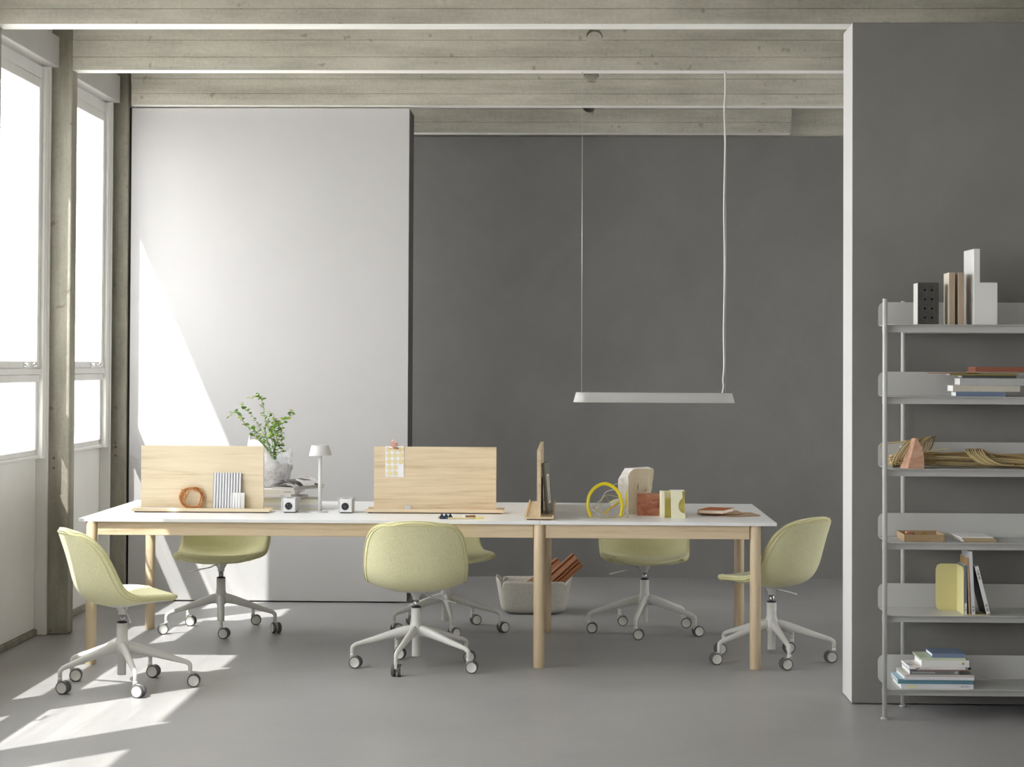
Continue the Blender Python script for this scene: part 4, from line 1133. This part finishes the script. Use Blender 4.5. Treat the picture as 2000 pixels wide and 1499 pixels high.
orient(r, (-0.045, 12.64, 0.292), (0.78, 0.03, 0.62), (0.62, -0.1, -0.78), 0.33)
r = thing('pale_board', (0, 0, 0), 0, 'pale brown board end inside the felt basket, left of the reddish boards', 'board')
MB().box(-0.035, 0.035, 0, 0.22, 0, 0.012).build('board', mat('pale pine', (0.55, 0.40, 0.28), 0.6), r, 0.001)
orient(r, (-0.165, 12.58, 0.222), (0.80, 0.05, 0.50), (0.5, 0.3, -0.8), 0.22)

# ------------------------------------------------------------------ shelving unit on the right
SZ = [0.131, 0.448, 0.7615, 1.0785, 1.392, 1.703]
sx0, sx1 = 1.378, 2.62
shelf = thing('shelf_unit', (1.362, 8.90, 0), 0, 'pale grey metal shelving unit with six shelves standing before the grey wall', 'shelving unit')
def P(x, y, z=0): return (x-1.362, y-8.90, z)
for (x, y, nm) in ((1.362, 8.900, 'front'), (1.493, 9.226, 'rear'), (2.636, 8.900, 'front'), (2.505, 9.226, 'rear')):
    px, py, _ = P(x, y)
    MB().lathe([(0.0105, 0.010), (0.0105, 1.812), (0.0095, 1.814)], 24, c=(px, py)).build('post', SHELFW, shelf)
    MB().lathe([(0.017, 0.0), (0.018, 0.003), (0.017, 0.007), (0.011, 0.011)], 24, c=(px, py)).build('foot', mat('shelf foot grey', (0.34, 0.34, 0.33), 0.5), shelf)
y0, y1 = 8.886, 9.205
def shelf_mesh():
    mb = MB()
    q = rrect(sx1-sx0, y1-y0, 0.028, 6, cx=(sx0+sx1)/2-1.362, cy=(y0+y1)/2-8.90)
    mb.prism(q, 2, -0.003, 0.0)
    bx = [(sx0-1.362, 0.0), (sx1-1.362, 0.0), (sx1-1.362, 0.105-0.03)]
    r_ = 0.03
    bx += [(sx1-1.362-r_+r_*math.cos(a), 0.105-r_+r_*math.sin(a)) for a in [math.radians(9*k) for k in range(1, 11)]]
    bx += [(sx0-1.362+r_-r_*math.sin(a), 0.105-r_+r_*math.cos(a)) for a in [math.radians(9*k) for k in range(0, 11)]]
    mb.prism(bx, 1, y1-8.90-0.003, y1-8.90)
    return mb.mesh('shelf', SHELFW)
SH = shelf_mesh()
BR = MB().box(0.006, sx1-1.362+0.008, 0.034, 0.050, -0.034, -0.0032).box(-0.004, 0.012, 0.0, 0.05, -0.034, -0.0032).box(0.131, 1.143, 0.290, 0.300, -0.034, -0.0032).mesh('support_rail', SHELFW)
for k, z in enumerate(SZ):
    s = link('shelf', SH, shelf, loc=(0, 0, z))
    link('support_rail', BR, s)

# --- top shelf
zt = SZ[5]
bk_ = thing('vent_brick', (1.511, 8.945, zt), 0.0, 'dark grey brick with eight round holes standing on the top shelf', 'brick')
dk = stone_mat('dark concrete brick', [(0.30, (0.040, 0.039, 0.035)), (0.55, (0.058, 0.057, 0.051)), (0.7, (0.085, 0.083, 0.076))], 40, dots=False)
bb = MB().box(0, 0.090, 0, 0.11, 0, 0.183).mesh('brick_body', dk)
ob = link('brick_body', bb, bk_, 0.0)
for r_ in range(4):
    for c_ in range(2):
        cut = MB().cyl((0.030+0.0305*c_, -0.03, 0.030+0.040*r_), (0.030+0.0305*c_, 0.045, 0.030+0.040*r_), 0.0049, n=16).build('cutter', dk)
        cut.parent = bk_
        md = ob.modifiers.new('h', 'BOOLEAN'); md.object = cut; md.operation = 'DIFFERENCE'; md.solver = 'EXACT'
bpy.context.view_layer.update()
dg = bpy.context.evaluated_depsgraph_get(); dg.update()
nm_ = bpy.data.meshes.new_from_object(ob.evaluated_get(dg)); ob.modifiers.clear(); ob.data = nm_
for o in [o for o in bpy.data.objects if o.name.startswith('cutter')]: bpy.data.objects.remove(o)
MB().box(-0.0012, 0.0004, 0.002, 0.108, 0.002, 0.181).build('pale_side', mat('pale brick side', (0.62, 0.61, 0.58), 0.85, bump=0.3, bscale=120), bk_)['label'] = 'pale left side'  # thin layer in a paler colour over the left side
bv = ob.modifiers.new('bevel', 'BEVEL'); bv.width = 0.0025; bv.segments = 2; bv.limit_method = 'ANGLE'; bv.angle_limit = 1.0

ply = wood('ash block', 2, (0.36, 0.27, 0.19), (0.50, 0.40, 0.30), 0.6)
WLAB = ['pale wooden block standing on the top shelf, next to the holed brick', 'pale wooden block standing on the top shelf against the white foam block']
for k, xk in enumerate((1.644, 1.684)):
    w = thing('wooden_block', (xk, 8.935, zt), -0.02, WLAB[k], 'wooden block', 'wooden blocks on the top shelf')
    MB().box(0, 0.0255, 0, 0.14, 0, 0.227).build('block_body', ply, w, 0.001)
    MB().box(-0.0008, 0.0002, 0.0005, 0.1395, 0.0005, 0.2265).build('face_veneer', wood('birch veneer', 2, (0.62, 0.55, 0.43), (0.76, 0.70, 0.60), 0.55), w)
    for q in range(3):
        MB().box(0.0045+0.0065*q, 0.0052+0.0065*q, -0.0003, 0.0003, 0.001, 0.2265).build('lamination_line', mat('glue line', (0.26, 0.19, 0.13), 0.7), w)
fw = thing('foam_offcut', (1.748, 8.925, zt), 0.03, 'white L-shaped polystyrene offcut, the tallest thing on the top shelf', 'foam offcut')
poly_ = [(0, 0), (0.104, 0), (0.104, 0.184), (0.028, 0.184), (0.028, 0.330), (0.0, 0.330)]
MB().prism(poly_, 1, 0.0, 0.195).build('foam_body', mat('white polystyrene', (0.74, 0.735, 0.72), 0.8, bump=0.35, bscale=220), fw, 0.003)

# --- second shelf from the top: books lying flat, left ends showing pages
z2 = SZ[4]
def flat(name, x, y, z_, w, d, h, colr, label, rot=0.0, hard=True, cat='book', rough=0.6):
    return book(name, (x, y, z_), rot, w, d, h, mat(label[:40], colr, rough, var=0.06, vscale=(90, 90, 90)), label, cat, 'books lying on the second shelf', hard=hard)
b = flat('book', 1.668, 8.905, z2, 0.212, 0.15, 0.021, (0.135, 0.18, 0.27), 'slate blue book at the bottom of the pile on the second shelf', rot=-0.02); zz = z2+0.021
b = flat('book', 1.655, 8.905, zz, 0.288, 0.17, 0.0275, (0.50, 0.47, 0.40), 'oatmeal linen book above the slate blue one on the second shelf', rot=-0.02); zz += 0.0275
b = flat('book', 1.684, 8.90, zz, 0.282, 0.20, 0.031, (0.40, 0.40, 0.405), 'thick mid-grey book in the pile on the second shelf', rot=-0.05); zz += 0.031
b = flat('book', 1.694, 8.905, zz, 0.232, 0.15, 0.0125, (0.075, 0.075, 0.07), 'thin charcoal book on the mid-grey one on the second shelf', rot=-0.04); zz += 0.0125
b = flat('booklet', 1.640, 8.90, zz, 0.288, 0.19, 0.0065, (0.20, 0.16, 0.03), 'thin olive booklet near the top of the pile on the second shelf', rot=-0.10, hard=False, cat='booklet'); zz += 0.0065
def card_piece(loc, rot, poly, label):
    r = thing('cardboard_piece', loc, rot, label, 'cardboard', 'cardboard on the second shelf')
    MB().prism(poly, 2, 0, 0.0009).build('lower_liner', MATS['kraft cardboard'], r)
    MB().prism([(x*0.98+0.002, y*0.98+0.001) for x, y in poly], 2, 0.0009, 0.0040).build('fluting', MATS['cardboard flute'], r)
    MB().prism(poly, 2, 0.0040, 0.0048).build('upper_liner', MATS['kraft cardboard'], r)
    return r
card_piece((1.585, 8.96, zz), 0.02, [(-0.03, 0.0), (0.05, -0.02), (0.20, 0.0), (0.22, 0.16), (0.0, 0.18)], 'ragged cardboard piece sticking out to the left on the second shelf')
card_piece((1.72, 8.885, zz+0.0048), 0.0, [(0.0, 0.03), (0.05, 0.0), (0.24, 0.005), (0.28, 0.02), (0.27, 0.2), (0.02, 0.19)], 'cardboard piece directly under the terracotta box on the second shelf')
tcb = thing('terracotta_box', (1.752, 8.905, zz+0.0096), -0.03, 'flat terracotta red box on top of the pile on the second shelf', 'box')
tcm = mat('terracotta card', (0.26, 0.085, 0.05), 0.7)
MB().box(0, 0.27, 0, 0.19, 0, 0.012).build('box_base', tcm, tcb, 0.0006)
MB().box(-0.0008, 0.2708, -0.0008, 0.1908, 0.0045, 0.020).build('lid', tcm, tcb, 0.0006)

# --- third shelf: rattan and a clay wedge
z3 = SZ[3]
canem = [mat('rattan cane', (0.50, 0.38, 0.18), 0.55, var=0.2, vscale=(40, 40, 40)), mat('rattan cane light', (0.60, 0.49, 0.27), 0.55), mat('rattan cane dark', (0.38, 0.27, 0.12), 0.6)]
rt = thing('rattan_bundle', (1.70, 9.06, z3), 0, 'long knotted bundle of rattan cane lying along the third shelf', 'rattan bundle')
random.seed(11)
def R3(p): return (p[0]-1.70, p[1]-9.06, max(p[2]-z3, 0.004))
strands = [MB(), MB(), MB()]
for k in range(46):   # straight run
    oy = random.uniform(-0.032, 0.05); oz = random.uniform(0.004, 0.062); ph = random.uniform(0, 6.28); s_ = random.uniform(0.3, 1)
    pts_ = []
    for q in range(9):
        x = 1.50+0.14*q+random.uniform(-0.01, 0.01)
        f = 1.0 if x < 1.78 else 0.85
        pin = 0.55 if 1.80 < x < 1.90 else 1.0
        pts_.append(R3((x, 9.06+oy*pin+0.010*math.sin(3*x+ph), z3+oz*f*pin+0.006*math.sin(9*x+ph)+0.004)))
    strands[k % 3].tube(spline(pts_, 4), random.uniform(0.0026, 0.0036), 6)
for k in range(16):   # folded loop at the left end
    oy = random.uniform(-0.05, 0.04); oz = random.uniform(0.006, 0.058)
    xl = 1.405+random.uniform(0, 0.018)
    y_ = 9.045+oy*0.8
    pts_ = [R3((1.60, y_, z3+oz)), (R3((1.50, y_-0.01, z3+oz+0.004))), R3((1.43, y_-0.01, z3+oz*0.9+0.004)), R3((xl, y_, z3+oz*0.7+0.012)), R3((1.42, y_+0.015, z3+oz*0.35+0.004)), R3((1.50, y_+0.02, z3+0.012)), R3((1.60, y_+0.02, z3+0.012))]
    strands[(k+1) % 3].tube(spline(pts_, 6), random.uniform(0.0027, 0.0036), 6)
for k in range(9):    # turns wrapped round the bundle
    x0_ = 1.455+0.012*k; pts_ = []
    for q in range(13):
        a = 2*PI*q/12
        pts_.append(R3((x0_+0.055*math.cos(a-0.6)*0.9+0.01*(q/12), 9.035+0.05*math.sin(a), z3+0.062+0.060*math.cos(a+0.2)+0.002*k)))
    strands[k % 3].tube(spline(pts_, 4), 0.0034, 6)
for k in range(8):    # knot in the middle
    pts_ = []
    for q in range(13):
        a = 2*PI*q/12
        pts_.append(R3((1.80+0.010*k-0.085*math.cos(a+0.35)*0.85, 9.035+0.045*math.sin(a)-0.02, z3+0.038+0.034*math.cos(a)+0.010*math.cos(2*a))))
    strands[k % 3].tube(spline(pts_, 4), 0.0034, 6)
for m_i, mb_ in enumerate(strands):
    o = mb_.build('cane_strands', canem[m_i], rt); o['kind'] = 'stuff'
MB().tube(spline([R3((1.36, 9.06, z3+0.09)), R3((1.40, 9.05, z3+0.104)), R3((1.47, 9.04, z3+0.113)), R3((1.575, 9.03, z3+0.127))], 6), 0.0034, 8).build('loose_cane', canem[0], rt)
MB().tube(spline([R3((1.36, 9.0, z3+0.055)), R3((1.38, 9.0, z3+0.047)), R3((1.42, 9.01, z3+0.042)), R3((1.46, 9.02, z3+0.045))], 6), 0.0034, 8).build('loose_cane', canem[1], rt)
MB().tube(spline([R3((1.56, 9.02, z3+0.070)), R3((1.60, 9.0, z3+0.076)), R3((1.645, 8.99, z3+0.084))], 6), 0.0034, 8).build('loose_cane', canem[1], rt)
MB().box(*[v for v in (-0.260, -0.252, -0.075, -0.070, 0.082, 0.096)]).build('paper_tag', PAPER, rt)
CLAY = stone_mat('pale clay', [(0.3, (0.36, 0.20, 0.125)), (0.5, (0.46, 0.27, 0.175)), (0.7, (0.55, 0.35, 0.25))], 14, (1, 1, 3), dots=False)
tw = thing('clay_wedge', (1.438, 8.925, z3), 0.0, 'pale terracotta clay wedge standing in front of the rattan on the third shelf', 'clay wedge')
mbw = MB()
F_ = [(0.028, 0.004, 0.0), (0.096, 0.0, 0.0), (0.098, 0.0, 0.03), (0.090, 0.004, 0.088), (0.070, 0.012, 0.131), (0.062, 0.014, 0.129)]
B_ = [(0.004, 0.075, 0.0), (0.085, 0.085, 0.0), (0.088, 0.085, 0.03), (0.082, 0.080, 0.09), (0.064, 0.07, 0.131), (0.055, 0.065, 0.129)]
mbw.add(F_+B_, [[0, 1, 2, 3, 4, 5], [11, 10, 9, 8, 7, 6]]+[[i, i+6, (i+1) % 6+6, (i+1) % 6] for i in range(6)])
link('wedge_body', block(mbw, 'wedge_body', CLAY, jag=0.0008, seed=8, sub=3), tw)
sc_ = thing('sample_card', (1.60, 8.915, z3), 0.05, 'small printed sample card with blue squares on the edge of the third shelf', 'card')
MB().box(0, 0.085, 0, 0.05, 0, 0.0006).build('card_sheet', mat('pale blue card', (0.60, 0.68, 0.76), 0.5), sc_)
for q in range(4):
    MB().box(0.012+0.018*q, 0.022+0.018*q, 0.006, 0.022, 0.0005, 0.0009).build('printed_square', mat('print blue', (0.08, 0.12, 0.2), 0.5), sc_)

# --- fourth shelf: kraft tray and papers
z4 = SZ[2]
kt = thing('kraft_tray', (1.452, 8.935, z4), -0.01, 'open kraft board tray with a few small things in it on the fourth shelf', 'tray')
km = mat('kraft board', (0.36, 0.25, 0.14), 0.8, var=0.08, vscale=(70, 70, 70))
W, D, H = 0.176, 0.225, 0.031
tr_ = MB().box(0, W, 0, D, 0, 0.002); tr_.build('tray_floor', km, kt)
for (a, b2, c_, d_) in ((0, W, 0, 0.0022), (0, W, D-0.0022, D), (0, 0.0022, 0, D), (W-0.0022, W, 0, D)):
    MB().box(a, b2, c_, d_, 0.0, H).build('side', km, kt)
for xs in (0.012, W-0.014):
    MB().box(xs, xs+0.0012, -0.0006, 0.0002, 0.010, 0.023).build('staple', CHROME, kt)
cn = thing('clay_cone', (1.508, 9.06, z4+0.002), 0.4, 'small pink clay cone lying in the kraft tray', 'cone')
MB().cyl((0, 0, 0.016), (-0.035, 0.0, 0.030), 0.012, 0.006, 16).cyl((0.0, 0, 0.0), (0.0, 0, 0.018), 0.012, 0.012, 16).build('cone_body', mat('pink clay', (0.55, 0.24, 0.16), 0.7), cn)
bs = thing('brass_nut', (1.560, 9.06, z4+0.002), 0.3, 'little brass piece in the kraft tray', 'brass piece')
MB().cyl((-0.009, 0, 0.021), (0.009, 0, 0.023), 0.006, n=6, smooth=False).cyl((0, 0, 0), (0, 0, 0.02), 0.004, n=8).build('nut_body', mat('polished brass', (0.72, 0.52, 0.12), 0.3, metal=0.9), bs)
gP = 'papers stacked on the fourth shelf'
zz = z4
for k, (dx, rz, h, colr, nm, lab) in enumerate([
  (0.0, 0.03, 0.006, (0.33, 0.25, 0.13), 'notepad', 'brown covered pad at the bottom of the paper stack on the fourth shelf'),
  (-0.002, 0.02, 0.006, (0.40, 0.33, 0.21), 'notepad', 'tan covered pad in the paper stack on the fourth shelf'),
  (-0.007, 0.015, 0.006, (0.36, 0.27, 0.15), 'notepad', 'ochre covered pad just below the white sheets on the fourth shelf')]):
    b = book(nm, (1.706+dx, 8.93, zz), rz, 0.142, 0.21, h, mat('pad cover %d' % k, colr, 0.7), lab, 'notepad', gP, hard=False); zz += h
ps = thing('paper_sheaf', (1.694, 8.935, zz), 0.01, 'sheaf of white sheets on top of the pads on the fourth shelf', 'paper')
for k in range(5):
    o = MB().box(-0.002*k*0.3, 0.140, 0.0, 0.215, 0.0006*k*1.5, 0.0006*k*1.5+0.0007).build('sheet', PAPER, ps); o.rotation_euler = (0, 0, 0.012*(k-2))

# --- fifth shelf: bookend and upright magazines
z5 = SZ[1]
be = thing('bookend', (1.705, 8.925, z5), 0, 'pale yellow folded metal bookend on the fifth shelf', 'bookend')
yb_ = mat('pale yellow lacquer', (0.60, 0.555, 0.27), 0.5)
q = [(x-0.0, z_) for x, z_ in rrect(0.098, 0.205, 0.020, 6, cx=-0.049+0.012, cy=0.1025)]
q = [(x, z_) if x < 0.0 else (0.012 if x > 0.0 else x, z_) for x, z_ in q]
lq = []
for (x, z_) in rrect(0.10, 0.205, 0.022, 6, cx=-0.038, cy=0.1025): lq.append((min(x, 0.012-0.0225) if False else x, z_))
left = [(-0.092, 0.022), (-0.0855, 0.0065), (-0.070, 0.0), (0.003, 0.0), (0.003, 0.206), (-0.070, 0.206), (-0.0855, 0.1995), (-0.092, 0.184)]
MB().prism(left[::1], 1, 0.157, 0.1595).build('rear_plate', yb_, be, 0.0005)
side_ = [(0.0, 0.0), (0.158, 0.0), (0.158, 0.206), (0.02, 0.206), (0.006, 0.200), (0.0, 0.186)]
MB().prism(side_, 0, -0.0005, 0.0024).build('side_plate', yb_, be, 0.0005)
MB().box(0.0, 0.115, 0.0, 0.158, 0.0, 0.0018).build('base_plate', yb_, be)
def upright(name, x, rotY, w, d, h, colr, label, foot=None, textd=None):
    r = thing(name, (x, 8.925, z5+0.002), 0, label, 'magazine', 'magazines on the fifth shelf')
    Mx = Matrix.Rotation(rotY, 4, 'Y')
    cov = mat(label[:34], colr, 0.45)
    c = MB(); c.prism([(0, 0), (w, 0), (w, d), (w-0.0007, d), (w-0.0007, 0.0007), (0.0007, 0.0007), (0.0007, d), (0, d)], 2, 0, h, M=Mx); c.build('cover', cov, r)
    MB().box(0.0007, w-0.0007, 0.0007, d-0.001, 0.0003, h-0.0003, M=Mx).build('pages', PAPER, r)
    if foot: MB().box(0.0002, w-0.0002, -0.0004, 0.0003, 0.0, foot, M=Mx).build('spine_foot', mat('spine foot pale', (0.66, 0.66, 0.66), 0.5), r)
    return r, Mx
inkm = mat('spine ink', (0.08, 0.08, 0.085), 0.6)
def marks(r, Mx, w, za, zb_, n_, m=inkm, wd=0.45):
    s_ = (zb_-za)/n_
    for k in range(n_):
        if k % 4 == 3: continue
        MB().box(w*0.5-w*wd/2, w*0.5+w*wd/2, -0.0006, -0.0001, za+s_*k, za+s_*(k+0.62), M=Mx).build('spine_print', m, r)
r, Mx = upright('magazine', 1.7085, 0.0, 0.0105, 0.155, 0.212, (0.16, 0.20, 0.245), 'slate blue magazine standing right beside the yellow bookend', foot=0.048); marks(r, Mx, 0.0105, 0.014, 0.034, 5); marks(r, Mx, 0.0105, 0.115, 0.205, 18, mat('spine ink blue', (0.08, 0.10, 0.14), 0.6), 0.3)
r, Mx = upright('magazine', 1.7275, -0.035, 0.0075, 0.160, 0.245, (0.42, 0.28, 0.14), 'kraft brown magazine between the slate blue one and the tall white one')
r, Mx = upright('magazine', 1.7395, -0.048, 0.0155, 0.165, 0.272, (0.60, 0.60, 0.63), 'tall pale grey magazine, the highest of the upright ones on the fifth shelf'); marks(r, Mx, 0.0155, 0.012, 0.036, 6)
r, Mx = upright('magazine', 1.8035, -0.245, 0.0165, 0.160, 0.212, (0.68, 0.68, 0.66), 'white spined magazine with a dark cover leaning against the upright ones'); marks(r, Mx, 0.0165, 0.014, 0.05, 8); marks(r, Mx, 0.0165, 0.155, 0.195, 9)
MB().box(-0.0006, 0.0, 0.001, 0.159, 0.0, 0.2115, M=Mx).build('dark_cover', mat('black cover', (0.02, 0.02, 0.02), 0.4), r)

# --- bottom shelf: stack of books
z6 = SZ[0]
g6 = 'books stacked on the bottom shelf'
def low(x, y, z_, w, d, h, colr, label, rot=0.0, hard=False, cat='book', rough=0.4):
    return book('book' if cat == 'book' else cat, (x, y, z_), rot, w, d, h, mat(label[:44], colr, rough), label, cat, g6, hard=hard)
b = low(1.434, 8.905, z6, 0.310, 0.235, 0.020, (0.60, 0.60, 0.63), 'white magazine with yellow DANSK lettering at the bottom of the stack on the lowest shelf', cat='magazine')
dm_ = mat('dansk yellow', (0.72, 0.70, 0.08), 0.5)
text('title_lettering', 'DANSK', 0.0165, dm_, b, (0.027, -0.0006, 0.0035), sx=0.72)
text('issue_lettering', 'ISSUE 37 / SUMMER 17', 0.0055, inkm, b, (0.255, -0.0006, 0.0085), sx=0.72)
zz = z6+0.020
for k in range(3):
    b = low(1.420+0.002*(k % 2), 8.915, zz, 0.322, 0.205, 0.0062, (0.10+0.012*k, 0.23+0.01*k, 0.30), ['teal blue magazine, lowest of three on the bottom shelf stack', 'teal blue magazine, middle of three on the bottom shelf stack', 'teal blue magazine with a light blue cover, uppermost of three on the bottom shelf'][k], rot=-0.012, cat='magazine'); zz += 0.0062
MB().box(0.001, 0.321, 0.001, 0.204, 0.0058, 0.0066).build('front_cover', mat('light blue cover', (0.36, 0.58, 0.68), 0.4), b)
b = low(1.447, 8.90, zz, 0.298, 0.24, 0.0135, (0.62, 0.62, 0.66), 'white landscape book with grey cover boards above the teal magazines', hard=True, rot=0.0); zz += 0.0135
b = low(1.452, 8.905, zz, 0.296, 0.235, 0.0085, (0.46, 0.44, 0.39), 'thin greige book under the dark grey spined one', hard=True, rot=0.012); zz += 0.0085
b = low(1.471, 8.908, zz, 0.212, 0.215, 0.0185, (0.165, 0.165, 0.17), 'dark grey spined book on folding with white lettering in the lowest stack', rot=0.0)
wl_ = mat('spine white ink', (0.72, 0.72, 0.72), 0.5)
text('title_lettering', 'FOLDING TECHNIQUES FOR DESIGNERS', 0.0068, wl_, b, (0.010, -0.0006, 0.0065), sx=0.80)
text('author_lettering', 'Paul Jackson', 0.0055, mat('spine dark ink', (0.05, 0.05, 0.05), 0.5), b, (0.145, -0.0006, 0.0068), sx=0.85)
K = MB()
for (xa, za, xb, zb_) in ((0.193, 0.004, 0.193, 0.0155), (0.2045, 0.004, 0.2045, 0.0155)):
    K.box(xa-0.0008, xa+0.0008, -0.0007, -0.0001, za, zb_)
for (xa, za, xb, zb_) in ((0.193, 0.0145, 0.2025, 0.0045), (0.193, 0.0050, 0.2025, 0.0155)):
    d_ = 0.0014
    K.prism([(xa-d_, za), (xa+d_, za), (xb+d_, zb_), (xb-d_, zb_)], 1, -0.0007, -0.0001)
K.build('emblem', wl_, b)
zl = mat('spine zigzag', (0.26, 0.25, 0.20), 0.5)
for q in range(4):
    x_ = 0.105+0.028*q
    MB().tube([(x_-0.014, -0.0002, 0.0175), (x_, -0.0002, 0.001), (x_+0.014, -0.0002, 0.0175)], 0.00035, 4).build('printed_line', zl, b)
zz += 0.0185
b = low(1.505, 8.905, zz, 0.224, 0.215, 0.0045, (0.34, 0.18, 0.13), 'thin reddish brown magazine on the folding book', cat='magazine', rot=0.0); zz += 0.0045
b = low(1.468, 8.903, zz, 0.264, 0.215, 0.0105, (0.68, 0.68, 0.69), 'white magazine with black spine blocks and a pink flash on the cover', cat='magazine')
MB().box(0.028, 0.044, -0.0005, 0.0002, 0.0035, 0.0068).build('spine_block', BLACK, b)
for q in range(13):
    if q % 5 == 4: continue
    MB().box(0.048+0.0032*q, 0.0502+0.0032*q, -0.0005, 0.0002, 0.0036, 0.0064).build('spine_print', mat('spine grey blue', (0.25, 0.27, 0.33), 0.6), b)
MB().box(0.242, 0.2642, -0.0005, 0.0002, 0.0002, 0.0104).build('spine_end', BLACK, b)
MB().cyl((0.2485, -0.0008, 0.0052), (0.2485, 0.0, 0.0052), 0.0024, n=14).build('spine_dot', PAPER, b)
MB().prism([(0.040, 0.02), (0.052, 0.02), (0.030, 0.15), (0.018, 0.15)], 2, 0.0102, 0.0110).build('cover_flash', mat('pink flash', (0.62, 0.38, 0.29), 0.5), b)
MB().prism([(0.012, 0.05), (0.026, 0.05), (0.014, 0.11), (0.002, 0.11)], 2, 0.0102, 0.0110).build('cover_print', mat('print mid grey', (0.3, 0.3, 0.35), 0.6), b)
zz += 0.0105
b = low(1.520, 8.900, zz, 0.204, 0.205, 0.0305, (0.68, 0.675, 0.66), 'thick white book with a round yellow and black emblem on its spine', hard=True)
arcy = [(0.0055*math.cos(math.radians(a)), 0.0055*math.sin(math.radians(a))) for a in range(0, 181, 15)]
Me_ = Matrix.Translation((0.178, 0, 0.0175))
MB().prism(arcy, 1, -0.0006, 0.0001, M=Me_).build('emblem_top', mat('emblem yellow', (0.75, 0.68, 0.06), 0.5), b)
arcb = [(0.0055*math.cos(math.radians(a)), 0.0055*math.sin(math.radians(a))) for a in range(180, 361, 15)]
MB().prism(arcb, 1, -0.0006, 0.0001, M=Me_).build('emblem_bottom', BLACK, b)
MB().box(-0.0006, 0.0006, -0.0009, 0.0, -0.005, 0.0, M=Me_).build('emblem_stroke', PAPER, b)
zz += 0.0305
b = low(1.513, 8.91, zz, 0.198, 0.19, 0.0085, (0.50, 0.57, 0.42), 'thin pale green book under the small blue one', hard=True); zz += 0.0085
b = low(1.568, 8.915, zz, 0.142, 0.175, 0.0175, (0.15, 0.20, 0.31), 'small blue book on top of the stack on the lowest shelf', hard=True)
